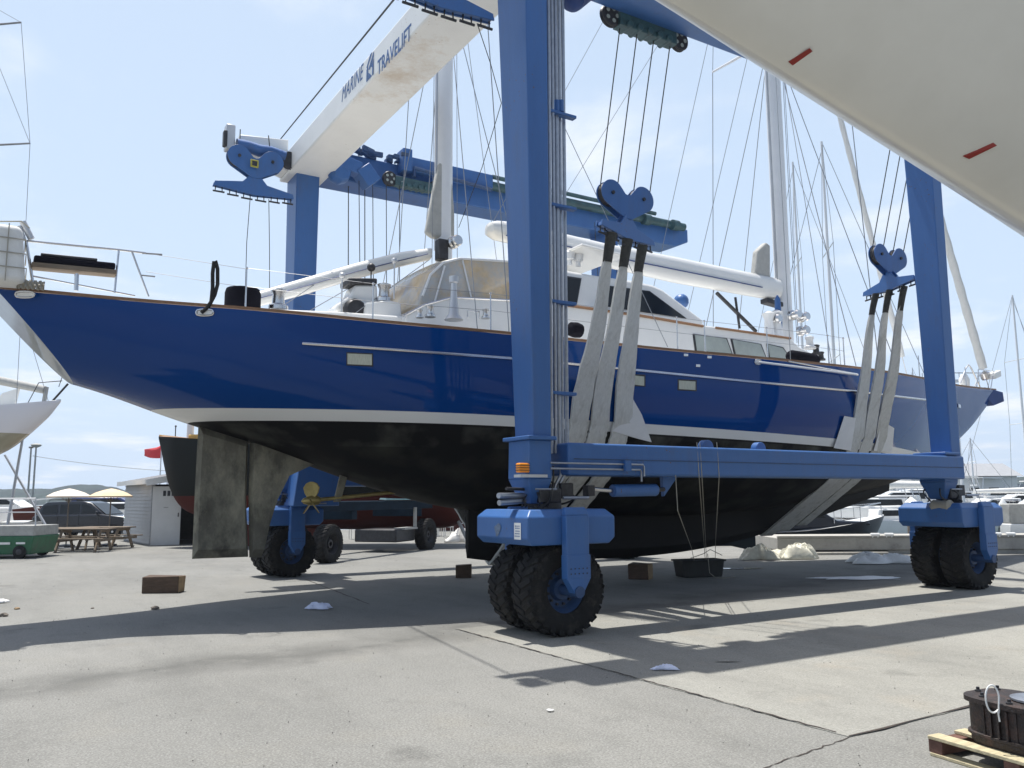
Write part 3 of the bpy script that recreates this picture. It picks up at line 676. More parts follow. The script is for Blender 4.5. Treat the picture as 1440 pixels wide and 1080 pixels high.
# low aft coachroof, hatches, vents, winches
house('aft_coachroof', [(352, 440), (362, 433), (440, 436), (470, 437), (500, 439), (600, 446), (668, 455), (672, 468)], 4.05, bev=.04)
house('aft_hatch', [(512, 446), (514, 424), (548, 421), (566, 425), (566, 448)], 4.3, bev=.04)
b = MB(); P = [aY(x, y, 4.5) for x, y in [(473, 438), (474, 428), (492, 416), (500, 400), (531, 400), (533, 440)]]; b.hexa(P, [p+V((0, .45, 0)) for p in P]); b.build('helm_pod', 'gel_white', yacht, bevel=.04)
b = MB(); P = [aY(x, y, 4.45) for x, y in [(491, 399), (491, 390), (531, 391), (531, 400)]]; b.hexa(P, [p+V((0, .45, 0)) for p in P]); b.build('helm_seat', 'dark_metal', yacht, bevel=.03, seg=3)
b = MB(); c = aY(500, 436, 4.4); b.lathe((c.x, 4.35, c.z), (0, 1, 0), [(0, .16), (.05, .2), (.12, .2), (.16, .1)], 14); b.build('anchor_windlass', 'dark_metal', yacht, smooth=True)
def winch(px, py, Y, s=1.0, m='steel', name='winch'):
    c = aY(px, py, Y); b = MB(); b.lathe(c, (0, 0, 1), [(0, .13*s), (.05*s, .13*s), (.08*s, .085*s), (.20*s, .075*s), (.24*s, .10*s), (.27*s, .10*s), (.29*s, .05*s)], 18); return b.build(name, m, yacht, smooth=True)
winch(540, 425, 4.5, 1.15); winch(391, 436, 4.3, 1.2); winch(605, 446, 3.3, .7); winch(590, 447, 3.3, .5)
winch(683, 448, 3.4, .6)
b = MB(); c = aY(638, 450, 3.5); b.lathe(c, (0, 0, 1), [(0, .16), (.1, .09), (.45, .055), (.62, .05), (.64, .08), (.74, .08), (.76, .02)], 14); b.build('winch_pedestal', 'alu', yacht, smooth=True)
b = MB(); c = aY(665, 447, 3.5); b.path([c+V((-.1, 0, 0)), c+V((-.1, 0, .12)), c+V((.12, 0, .12)), c+V((.12, 0, 0))], .012, 6); b.build('grab_handle', 'steel', yacht, smooth=True)
for x, y, h in ((480, 405, 38), (554, 380, 40)):
    a_ = aY(x, y+h, 4.2); b = MB(); b.tube(a_, a_+V((0, 0, .62)), .013); b.sphere(a_+V((0, 0, .66)), .055, 10); b.build('deck_pole', 'alu', yacht, smooth=True)
b = MB(); c = aY(522, 376, 4.6); b.tube(c-V((0, 0, .55)), c, .012); b.sphere(c, .075, 12); b.build('compass_ball', 'dark_metal', yacht, smooth=True)
b = MB(); P = [aY(x, y, 4.2) for x, y in [(442, 392), (500, 400), (470, 437), (440, 437)]]
# fender lying on the rail beside the cabin front
b = MB(); a_, c_ = aY(1108, 500, 2.95), aY(1150, 507, 2.95); dv = (c_-a_)
b.path([a_+dv*t for t in (-.02, .03, .12, .5, .88, .97, 1.02)], [.02, .09, .13, .13, .13, .09, .02], 14)
o = b.build('fender', 'black_cloth', smooth=True); tag(o, 'long black cloth-covered fender lying on deck beside the cabin front', 'fender')
b = MB(); a_, c_ = aY(800, 462, 3.0), aY(818, 466, 3.0); dv = c_-a_; b.path([a_+dv*t for t in (-.05, .1, .5, .9, 1.05)], [.03, .12, .14, .12, .03], 12)
o = b.build('fender', 'black_cloth', smooth=True); tag(o, 'short black fender on the rail right behind the near hoist leg', 'fender')
# small black/white bundle aft of the forward winches
for x, y, s in ((1139, 481, 1.0), (1148, 489, .8), (1155, 497, .7)):
    winch(x, y+10, 3.5, s, 'spar_white' if x < 1145 else 'dark_metal')
# whisker pole lashed along the rail
b = MB(); P = [YH.surf(1066, 509, .06), YH.surf(1130, 517, .10), YH.surf(1206, 527, .12)]; b.path(P, .022, 8); b.build('boarding_pole', 'spar_white', yacht, smooth=True)
# ------------------------------------------------------------ masts and booms
def mast(x, z0, z1, rx, ry, name, y=CY, lean=0.0):
    b = MB(); n = 16; rows = []
    for z in (z0, z0+(z1-z0)*.6, z1):
        k = 1 if z < z1 else .75
        rows.append([V((x+lean*(z-z0)+rx*k*math.cos(2*math.pi*i/n), y+ry*k*math.sin(2*math.pi*i/n), z)) for i in range(n+1)])
    b.grid(rows); b.add(rows[-1][:-1], [tuple(range(n))]); return b.build(name, 'spar_white', yacht, smooth=True)
mzx = 1.05; mnx = 10.62
mz = mast(mzx, 4.6, 19.5, .17, .13, 'mizzen_mast')
mm_ = mast(mnx, 4.6, 27.0, .23, .17, 'main_mast')
b = MB(); b.box(mzx-.20, mzx-.165, CY-.03, CY+.03, 6.4, 19); b.build('sail_track', 'alu', yacht)
b = MB(); b.box(mnx-.255, mnx-.225, CY-.015, CY+.015, 6.9, 26.5); b.build('sail_track', 'alu', yacht)
# furled mizzen leaves beside the mast
b = MB(); P = [aY(x, y, CY-.1) for x, y in ((617, 232), (626, 215), (634, 215), (640, 300), (640, 334), (611, 334), (600, 326))]; b.hexa(P, [p+V((0, .16, 0)) for p in P]); b.build('sail_stack', 'canvas_grey', yacht, bevel=.05, seg=3)
b = MB(); P = [aY(x, y, CY-.1) for x, y in ((1066, 352), (1078, 340), (1084, 345), (1084, 402), (1062, 395))]; b.hexa(P, [p+V((0, .2, 0)) for p in P]); b.build('sail_stack', 'canvas_grey', yacht, bevel=.05, seg=3)
def boom(pts, Y, wY, name):      # pts: (px, ytop, ybottom)
    b = MB(); rows = []; n = 14
    for x, yt, yb in pts:
        t, q = aY(x, yt, Y), aY(x, yb, Y); c = (t+q)/2; h = (t.z-q.z)/2; ww = wY*min(1, h/.14) if h < .14 else wY
        rows.append([V((c.x, c.y+ww*math.sin(2*math.pi*i/n), c.z+h*math.copysign(abs(math.cos(2*math.pi*i/n))**.75, math.cos(2*math.pi*i/n)))) for i in range(n+1)])
    b.grid(rows); b.f += [tuple(range(n)), tuple(range((len(rows)-1)*(n+1), (len(rows)-1)*(n+1)+n))]; b.m += [0, 0]
    return b.build(name, 'gel_white', yacht, smooth=True)
bm1 = boom([(685, 318, 324), (688, 313, 331), (696, 311, 337), (712, 312, 341), (760, 322, 352), (850, 343, 375), (950, 362, 398), (1040, 381, 414), (1080, 389, 421), (1092, 393, 421)], CY, .2, 'main_boom')
bm2 = boom([(350, 412, 432), (366, 409, 431), (420, 393, 417), (500, 370, 393), (560, 355, 376), (604, 349, 366)], CY, .14, 'mizzen_boom')
b = MB(); P = [aY(x, y, CY-.215) for x, y in ((712, 331), (795, 346), (900, 369), (1000, 389), (1072, 404))]; b.path(P, .022, 6, flat=.5); b.build('stripe', 'navy', bm1)
b = MB(); P = [aY(x, y, CY-.15) for x, y in ((362, 420), (430, 402), (500, 382), (560, 367), (602, 357))]; b.path(P, .016, 6, flat=.5); b.build('stripe', 'navy', bm2)
# gooseneck, vangs and struts
def pxt(p0, p1, Y0, Y1, r, name, m, n=8):
    b = MB(); b.tube(aY(*p0, Y0), aY(*p1, Y1), r, n=n); return b.build(name, m, yacht, smooth=True)
pxt((1008, 412), (1063, 466), CY, CY, .045, 'boom_vang', 'dark_metal'); pxt((1034, 418), (1040, 462), CY, CY, .03, 'boom_strut', 'dark_metal')
b = MB(); b.obox(aY(1088, 427, CY), (.35, 0, -.03), (0, .12, 0), (0, 0, .06)); b.build('gooseneck', 'dark_metal', yacht, bevel=.02)
b = MB(); b.obox(aY(621, 352, CY-.2), (.10, 0, 0), (0, .1, 0), (0, 0, .2)); b.build('mast_winch', 'dark_metal', yacht, bevel=.02)
c = aY(636, 342, CY-.3); b = MB(); b.lathe(c, (0, -1, 0), [(0, .12), (.08, .12), (.1, .09), (.2, .08), (.22, .11), (.25, .09)], 14); b.build('mast_winch', 'steel', yacht, smooth=True)
for x, y in ((1124, 447), (1112, 444), (1124, 466), (1085, 450)):
    c = aY(x, y, CY-.3); b = MB(); b.lathe(c, (0, -1, 0), [(0, .13), (.08, .13), (.1, .09), (.2, .08), (.22, .12), (.27, .09)], 14); b.build('mast_winch', 'steel', yacht, smooth=True)
b = MB(); c = aY(1095, 455, CY-.4); b.lathe(c-V((0, 0, .3)), (0, 0, 1), [(0, .06), (.3, .09), (.9, .07), (1.0, .02)], 10); b.build('line_bag', 'hoist_blue', yacht, smooth=True)
for x, y in ((1082, 470), (1093, 468)):
    c = aY(x, y, CY-.4); b = MB(); b.lathe(c-V((0, 0, .1)), (0, 0, 1), [(0, .16), (.15, .12), (.45, .1), (.6, .16), (.66, .05)], 12); b.build('halyard_bin', 'spar_white', yacht, smooth=True)
# bow: furled headsails on their stays, pulpit, anchor
hd = V((mnx+.3, CY, 26.0))
def furl(p0, d, L_, r0, r1, name, wob=.0, m='canvas_white'):
    b = MB(); P = []; Rr = []
    for i in range(60):
        t = i/59; P.append(p0+d*L_*t); Rr.append((r0+(r1-r0)*t)*(1+.14*(i % 2)))
    b.path(P, Rr, 10); return b.build(name, m, yacht, smooth=True)
g0, g1 = aY(1389, 540, CY), aY(1325, 318, CY); dg = (g1-g0).normalized(); LL = (hd.z-g0.z)/dg.z
furl(g0+dg*.5, dg, LL*.95, .115, .07, 'furled_genoa')
b = MB(); b.tube(g0-dg*.2, g0+dg*LL, .012, n=6); b.lathe(g0+dg*.15, dg, [(0, .12), (.06, .14), (.2, .14), (.26, .05)], 14); b.build('forestay', 'steel', yacht, smooth=True)
s1, s0 = aY(1180, 160, CY), aY(1275, 526, CY); ds_ = (s1-s0).normalized(); LS = (24.5-s0.z)/ds_.z
furl(s0+ds_*.5, ds_, LS, .075, .05, 'furled_staysail')
b = MB(); b.tube(s0-ds_*.1, s0+ds_*LS, .012, n=6); b.build('inner_forestay', 'steel', yacht)
bt = V((20.0, CY, 4.9))
b = MB()
z = 4.75
for sd_ in (-1, 1):
    ya = CY+sd_*.42; yb = CY+sd_*.15
    b.path([(18.2, ya, 4.75), (18.4, ya, 5.35), (19.9, yb, 5.42)], .016, 8); b.tube((19.2, CY+sd_*.28, 4.8), (19.6, CY+sd_*.2, 5.4), .014)
b.path([(19.9, CY-.15, 5.42), (20.02, CY, 5.43), (19.9, CY+.15, 5.42)], .016, 8)
b.build('pulpit_rail', 'steel', yacht, smooth=True)
b = MB(); P = [aY(x, y, CY) for x, y in ((1380, 545), (1405, 552), (1407, 565), (1392, 571), (1384, 562))]; b.hexa([p+V((0, -.12, 0)) for p in P], [p+V((0, .12, 0)) for p in P]); b.build('bow_roller', 'navy', yacht, bevel=.02)
b = MB(); c = aY(1399, 527, CY-.2); b.obox(c, (.16, 0, .05), (0, .12, 0), (0, 0, .10)); b.build('navigation_light', 'white_paint', yacht, bevel=.03)
b = MB(); c = aY(1356, 536, CY-.3); b.lathe(c-V((0, 0, .15)), (0, 0, 1), [(0, .14), (.2, .15), (.35, .08)], 12); b.build('windlass', 'gel_white', yacht, smooth=True)
b = MB(); P = [aY(x, y, CY-.35) for x, y in ((1350, 540), (1358, 518), (1362, 513), (1366, 518), (1378, 544))]; b.path(P, .022, 8); b.build('mooring_bow', 'steel', yacht, smooth=True)
pr_ = YH.surf(1349, 571, .02); b = MB(); b.obox(pr_, (.14, .05, 0), (0, .012, 0), (0, 0, .045)); b.build('name_plate', 'steel', yacht)
# standing rigging
def wires(name, L_, m='wire'):
    b = MB()
    for p, q, r in L_: b.tube(p, q, r, n=5, cap=False)
    return b.build(name, m, yacht)
rg = []
for (x0, y0, x1, y1, Y) in ((1003, 70, 1016, 440, 3.0), (1014, 75, 1012, 380, 3.0), (1057, 90, 1020, 330, 4.2), (1068, 100, 1062, 350, 5.0), (1040, 85, 1024, 330, 3.4)):
    pass
def spreader(x, z, half, nm, sweep=0.0):
    for sd_ in (-1, 1):
        b = MB(); b.path([(x, CY+sd_*.1, z), (x+sweep, CY+sd_*half, z+.05)], [.05, .03], 8); b.build(nm, 'spar_white', yacht, smooth=True)
for z, hf in ((13.6, 2.1), (17.6, 1.8), (21.5, 1.4)): spreader(mnx, z, hf, 'spreader')
for z, hf in ((12.0, 1.5), (15.5, 1.2)): spreader(mzx, z, hf, 'spreader')
for sd_ in (-1, 1):
    y0 = CY+sd_*2.55; yz = CY+sd_*2.4
    rg += [((mnx, y0, 4.5), (mnx, CY+sd_*2.1, 13.65), .011), ((mnx, CY+sd_*2.1, 13.65), (mnx, CY+sd_*1.8, 17.65), .009), ((mnx, CY+sd_*1.8, 17.65), (mnx, CY+sd_*1.4, 21.5), .009), ((mnx, CY+sd_*1.4, 21.5), (mnx, CY, 26.5), .009)]
    rg += [((mnx+.7, y0, 4.5), (mnx, CY+sd_*.1, 13.5), .010), ((mnx-.8, y0, 4.5), (mnx, CY+sd_*.1, 13.5), .010), ((mnx-2.9, y0, 4.45), (mnx, CY+sd_*.1, 20), .008), ((mnx-1.6, y0, 4.45), (mnx, CY, 15.5), .008)]
    rg += [((mzx, yz, 4.4), (mzx, CY+sd_*1.5, 12.05), .009), ((mzx, CY+sd_*1.5, 12.05), (mzx, CY+sd_*1.2, 15.5), .008), ((mzx, CY+sd_*1.2, 15.5), (mzx, CY, 19), .008)]
    rg += [((mzx+.55, yz, 4.4), (mzx, CY+sd_*.1, 11.9), .008), ((mzx-.6, yz, 4.4), (mzx, CY+sd_*.1, 11.9), .008), ((mzx+3.2, yz+sd_*.3, 4.4), (mzx, CY, 14.4), .007)]
rg += [((mzx, CY, 19.3), (mnx, CY, 26.9), .006)]
rg += [(tuple(aY(690, 318, CY)), (mnx-.2, CY, 22), .006), (tuple(aY(760, 330, CY)), (mnx-.2, CY, 18), .006)]
rg += [(tuple(aY(500, 440, 4.2)), tuple(aY(604, 365, CY)), .007), (tuple(aY(395, 432, 4.6)), tuple(aY(450, 395, CY)), .007), (tuple(aY(430, 440, 4.4)), tuple(aY(500, 400, CY)), .007)]
wires('standing_rigging', rg)
hy = [((mnx-.32, CY-.12, 6), (mnx-.3, CY-.08, 26), .008), ((mnx+.3, CY-.1, 5.5), (mnx+.25, CY-.1, 26), .008), ((mnx+.42, CY-.05, 5.5), (mnx+.3, CY-.1, 24), .007), ((mzx-.3, CY-.1, 6.1), (mzx-.22, CY-.05, 19), .006), ((mzx+.24, CY-.1, 6.1), (mzx+.2, CY-.05, 19), .006)]
wires('halyards', hy, 'wire')
# ------------------------------------------------------------ the boat hoist
NY = .5; FY = 10.25
hoist = thing('boat_hoist', (4.4, 5.4, 0), 'huge blue travelling boat hoist straddling the blue yacht on rubber tyres', 'boat hoist')
def leg_post(bot, top, name='leg'):
    b = MB(); b.hexa(bot, top); return b.build(name, 'hoist_blue', hoist, bevel=.018)
def quad(x0, x1, y0, y1, z): return [V((x0, y0, z)), V((x1, y0, z)), V((x1, y1, z)), V((x0, y1, z))]
BZ0, BZ1 = 9.25, 9.95
f0 = aY(749, 480, .22); f1 = aY(740, 0, .18)
l0 = aX(724, 560, f0.x); l1 = aX(700, 0, f1.x)
r0 = aY(774, 480, .22); r1 = aY(769, 0, .18)
leg_post(quad(f0.x, r0.x, .22, l0.y, 2.36), quad(f1.x-.02, r1.x, .17, l1.y+.02, BZ0+.02))
g0_ = aY(1334, 560, .28); g1_ = aY(1318, 330, .26); hl0 = aX(1305, 560, g0_.x-.0); hl1 = aX(1287, 330, g1_.x)
rr0 = aY(1343, 560, .28); rr1 = aY(1326, 330, .26)
xs = (g1_.x-g0_.x)/(g1_.z-g0_.z)
zt_ = BZ0+.02; kx = xs*(zt_-g0_.z)
leg_post(quad(g0_.x-.04, rr0.x+.05, .28, hl0.y, 2.36), quad(g0_.x+kx-.04, rr0.x+kx+.05, .24, hl1.y+.12, zt_))
# far legs
qa, qb, qc = aY(416, 340, 9.95), aY(444, 340, 9.95), aX(402, 340, aY(416, 340, 9.95).x)
leg_post(quad(qa.x, qb.x, 9.95, 10.6, 2.3), quad(qa.x-.04, qb.x+.04, 9.9, 10.65, BZ0+.02))
leg_post(quad(8.55, 8.95, 9.95, 10.5, 2.3), quad(8.5, 8.98, 9.9, 10.6, BZ0+.02))
# side frames: lower and upper beams
def beam(x0, x1, y0, y1, z0, z1, m, name, bev=.03):
    b = MB(); b.box(x0, x1, y0, y1, z0, z1); return b.build(name, m, hoist, bevel=bev)
beam(.22, 9.1, .18, .80, 1.98, 2.40, 'hoist_blue', 'side_beam')
beam(-.2, 9.0, 10.0, 10.6, 1.98, 2.40, 'hoist_blue', 'side_beam')
b = MB(); b.prismY([(-.6, BZ0), (9.6, BZ0), (9.9, BZ0+.2), (9.9, BZ1), (-.6, BZ1)], .08, .92); tbn = b.build('top_beam', 'hoist_blue', hoist, bevel=.03)
b = MB(); b.prismY([(.1, BZ0), (11.2, BZ0), (11.7, BZ0+.2), (11.7, BZ1-.1), (.1, BZ1)], 9.85, 10.65); tbf = b.build('top_beam', 'hoist_blue', hoist, bevel=.03)
# weld seams and stiffener on the side beam
for z in (2.19,):
    b = MB(); b.box(.3, 9.05, .172, .182, z-.006, z+.006); b.build('weld_seam', 'hoist_blue_dull', hoist)
# rounded lugs on top of the near lower beam, gusset and cylinder below it
for px in (992, 1066):
    c = aY(px, 624, .5); b = MB(); b.lathe((c.x, .44, 2.42), (0, 1, 0), [(0, .11), (.12, .11)], 18); b.build('lifting_lug', 'hoist_blue', hoist, bevel=.01)
P = [aY(x, y, .45) for x, y in ((931, 664), (957, 664), (934, 698))]; b = MB(); b.plate(P, (0, .06, 0)); b.build('gusset', 'hoist_blue', hoist)
a_, c_ = aY(861, 690, .35), aY(922, 689, .35); b = MB(); b.tube(a_, c_, .085, n=18); b.build('steering_cylinder', 'hoist_blue', hoist, bevel=.01)
b = MB(); b.tube(aY(835, 688, .35), a_, .03, n=10); b.build('cylinder_rod', 'steel', hoist, smooth=True)
b = MB(); b.tube(c_, aY(934, 688, .35), .03); b.build('cylinder_eye', 'dark_metal', hoist)
b = MB(); b.obox(aY(828, 690, .35), (.06, 0, 0), (0, .06, 0), (0, 0, .07)); b.build('cylinder_mount', 'dark_metal', hoist, bevel=.01)
# white cross beam at the stern end, with the white beam end beyond it
cx0 = aY(406, 243, 9.9).x; cx1 = aY(461, 243, 9.9).x
b = MB(); b.box(cx0, cx1, .2, 10.68, BZ0-.03, BZ0+.52); cb = b.build('cross_beam', 'white_beam', hoist, bevel=.035)
b = MB(); xo = aY(338, 190, 9.9).x; ze0 = aY(342, 190, 9.98).z; ze1 = aY(418, 199, 9.98).z; b.prismY([(xo, BZ0+.35), (cx0-.002, BZ0-.0), (cx0-.002, ze1), (xo, ze0)], 9.98, 10.55); b.build('beam_end', 'white_beam', hoist, bevel=.02)
b = MB(); b.prismY([(xo, BZ0+.35), (cx0-.002, BZ0-.0), (cx0-.002, ze1), (xo, ze0)], .25, .82); b.build('beam_end', 'white_beam', hoist, bevel=.02)
# lettering painted on the cross beam
def text(s, loc, size, parent, m, shear=0.0, sx=1.0, rot=None, name='lettering', bold=.0):
    c = bpy.data.curves.new('t', 'FONT'); c.body = s; c.size = size; c.shear = shear; c.extrude = .002; c.offset = bold; c.align_x = 'CENTER'; c.align_y = 'CENTER'; c.space_character = 1.05
    o = bpy.data.objects.new('t', c); COL.objects.link(o); bpy.context.view_layer.update()
    me = bpy.data.meshes.new_from_object(o.evaluated_get(bpy.context.evaluated_depsgraph_get())); bpy.data.objects.remove(o)
    me.transform(Matrix.Scale(sx, 4, (1, 0, 0))); me.transform(rot.to_4x4()); me.materials.clear(); me.materials.append(MATS[m])
    q = bpy.data.objects.new(name, me); COL.objects.link(q); q.parent = parent; q.location = V(loc)-root_of(parent); return q
rotm = Matrix(((0, 0, -1), (-1, 0, 0), (0, 1, 0)))     # text x -> -Y, text y -> +Z, facing -X
xf = cx0-.003; zt0 = BZ0+.25
mat('letter_blue', (0.05, 0.12, 0.30), .5)
yM = aX(500, 118, xf).y; yT = aX(550, 75, xf).y; yL = aX(520.5, 96, xf).y; zt0 = aX(520, 95, xf).z; LG = .50
def fit(s, p0, p1, h, shear, bold):       # lettering fitted between two points of the beam's side
    a_, c_ = aX(*p0, xf), aX(*p1, xf); o = text(s, (xf, (a_.y+c_.y)/2, (a_.z+c_.z)/2), h, cb, 'letter_blue', shear, 1, rotm, bold=bold)
    ys = [v.co.y for v in o.data.vertices]; zs = [v.co.z for v in o.data.vertices]; k = abs(a_.y-c_.y)/(max(ys)-min(ys)); kz_ = h/(max(zs)-min(zs))
    for v in o.data.vertices: v.co.y *= k; v.co.z *= kz_
fit('MARINE', (480, 133), (510, 104), .30, .25, .0)
fit('TRAVELIFT', (531, 92), (578, 51), .29, .0, .004)
b = MB()
def lg(pts): b.plate([(xf-.002, yL-u*LG, zt0+v*.72) for u, v in pts], (-.003, 0, 0))
lg([(-.34, -.30), (-.20, -.30), (-.20, .10), (-.34, .02)]); lg([(-.16, -.02), (.34, .32), (.34, .18), (-.02, -.06)]); lg([(-.16, -.10), (-.04, -.16), (.20, -.30), (-.16, -.30)]); lg([(.10, -.02), (.34, .12), (.34, -.30), (.22, -.30), (.22, -.08)]); lg([(-.34, .10), (.0, .34), (.2, .34), (-.28, .04)])
b.build('emblem', 'letter_blue', cb)
# pipes up the near leg
b = MB()
for i, (xt, xb) in enumerate(((771, 775), (776, 781), (781, 786), (786, 791), (791, 797))):
    p1, p0 = aY(xt, 0, .42+.05*i), aY(xb, 600, .42+.05*i)
    b.tube(p0+V((0, 0, -.35)), p1+V((0, 0, .6)), .023 if i % 2 else .028, n=10)
b.build('hydraulic_pipes', 'pipe_metal', hoist, smooth=True)
for py in (160, 290, 425, 553):
    a_ = aY(768, py, .38); b = MB(); c_ = aY(800, py, .6)
    b.obox((a_+c_)/2, ((c_.x-a_.x)/2+.02, 0, 0), (0, .05, 0), (0, 0, .022)); b.build('pipe_clamp', 'hoist_blue', hoist, bevel=.008)
for py in (150,):
    for px in (777, 783, 789):
        c = aY(px, py, .5); b = MB(); b.tube(c+V((0, 0, -.08)), c+V((0, 0, .09)), .04, n=10); b.build('pipe_coupling', 'hoist_blue', hoist, smooth=True)
b = MB()      # pipe run along the lower beam
for z, y in ((2.13, .14), (2.06, .15)):
    q0 = aY(797, 655, y); q1 = aY(904, 655, y); x1 = q1.x+(0 if z > 2.1 else -.05)
    b.path([(q0.x-.25, y, z), (x1, y, z), (x1+.02, y, z-.03), (x1+.02, y, z-.16)], .013, 8)
b.build('hydraulic_pipes', 'pipe_metal', hoist, smooth=True)
b = MB()
for px, t in ((790, 0), (797, 1)):
    p = aY(px-2*t, 652, .38); b.path([p+V((0, 0, .1)), p, p+V((-.02, 0, -.15)), p+V((-.09, .02, -.28)), p+V((-.12, .05, -.45))], .022, 10)
b.build('hydraulic_pipes', 'pipe_metal', hoist, smooth=True)
c = aY(882, 655, .13); b = MB(); b.obox(c, (.05, 0, 0), (0, .03, 0), (0, 0, .07)); b.build('pipe_clamp', 'hoist_blue', hoist)
# leg foot: collar and tapering socket down to the axle
def foot(cx, cy, w, d, flip=1):
    b = MB(); b.box(cx-w/2-.07, cx+w/2+.07, cy-d/2-.07, cy+d/2+.07, 2.42, 2.47); b.build('collar', 'hoist_blue', hoist, bevel=.01)
    b = MB(); b.hexa(quad(cx-w*.22, cx+w*.40, cy-d*.28, cy+d*.28, 1.62), quad(cx-w*.6, cx+w*.62, cy-d/2, cy+d/2, 1.93)); b.hexa(quad(cx-w*.6, cx+w*.62, cy-d/2, cy+d/2, 1.93), quad(cx-w*.56, cx+w*.58, cy-d/2, cy+d/2, 2.42)); b.build('leg_socket', 'hoist_blue', hoist, bevel=.012)
foot(-.20, .46, .29, .50)
foot(8.8, .52, .34, .5); foot(-.45, 10.3, .6, .6); foot(8.75, 10.25, .5, .6)
# wheel units
def tyre_part(parent, cx, cy, cz, Rr, w_, ax):
    b = MB(); a = V(ax)
    prof = [(-w_*.42, Rr*.50), (-w_*.5, Rr*.62), (-w_*.52, Rr*.80), (-w_*.46, Rr*.93), (-w_*.36, Rr*.965), (w_*.36, Rr*.965), (w_*.46, Rr*.93), (w_*.52, Rr*.80), (w_*.5, Rr*.62), (w_*.42, Rr*.50), (-w_*.42, Rr*.50)]
    b.lathe((cx, cy, cz), ax, prof, 40, cap=False)
    t = b.build('tyre', 'rubber', parent, smooth=True)
    b = MB(); u = a.orthogonal().normalized(); w2 = a.cross(u); c = V((cx, cy, cz)); n = 26
    for i in range(n):
        for sd_ in (-1, 1):
            th = 2*math.pi*(i+(.5 if sd_ > 0 else 0))/n
            rad = u*math.cos(th)+w2*math.sin(th); tan = -u*math.sin(th)+w2*math.cos(th)
            m_ = c+rad*Rr*.972+a*sd_*w_*.27
            dirn = (a*sd_*.9+tan*.42).normalized(); oth = rad.cross(dirn)
            b.obox(m_-a*sd_*w_*.02, dirn*w_*.235, oth*Rr*.064, rad*Rr*.026)
            m2 = c+rad*Rr*.872+a*sd_*w_*.478+tan*.13*Rr; rd = (rad*.9-a*sd_*-.1).normalized()
            b.obox(m2, a*w_*.035, tan*Rr*.06, rd*Rr*.075)
    b.build('tread', 'rubber', t, bevel=.008, seg=1)
    return t
def rim_part(parent, cx, cy, cz, Rr, ax, sd_=1, mm_='hoist_blue_dull'):
    a = V(ax)*sd_; b = MB(); c = V((cx, cy, cz))+a*.0
    b.lathe(c, a, [(-.02, Rr*.10), (.10, Rr*.12), (.10, Rr*.22), (.03, Rr*.26), (.02, Rr*.40), (.12, Rr*.47), (.17, Rr*.53), (.14, Rr*.54), (-.15, Rr*.52)], 32)
    u = a.orthogonal().normalized(); w2 = a.cross(u); b.mi = 1
    for i in range(12):
        th = 2*math.pi*i/12; q = c+(u*math.cos(th)+w2*math.sin(th))*Rr*.33+a*.02; b.tube(q, q+a*.04, .018, n=6)
    o = b.build('rim', [mm_, 'dark_metal'], parent, smooth=True)
    return o
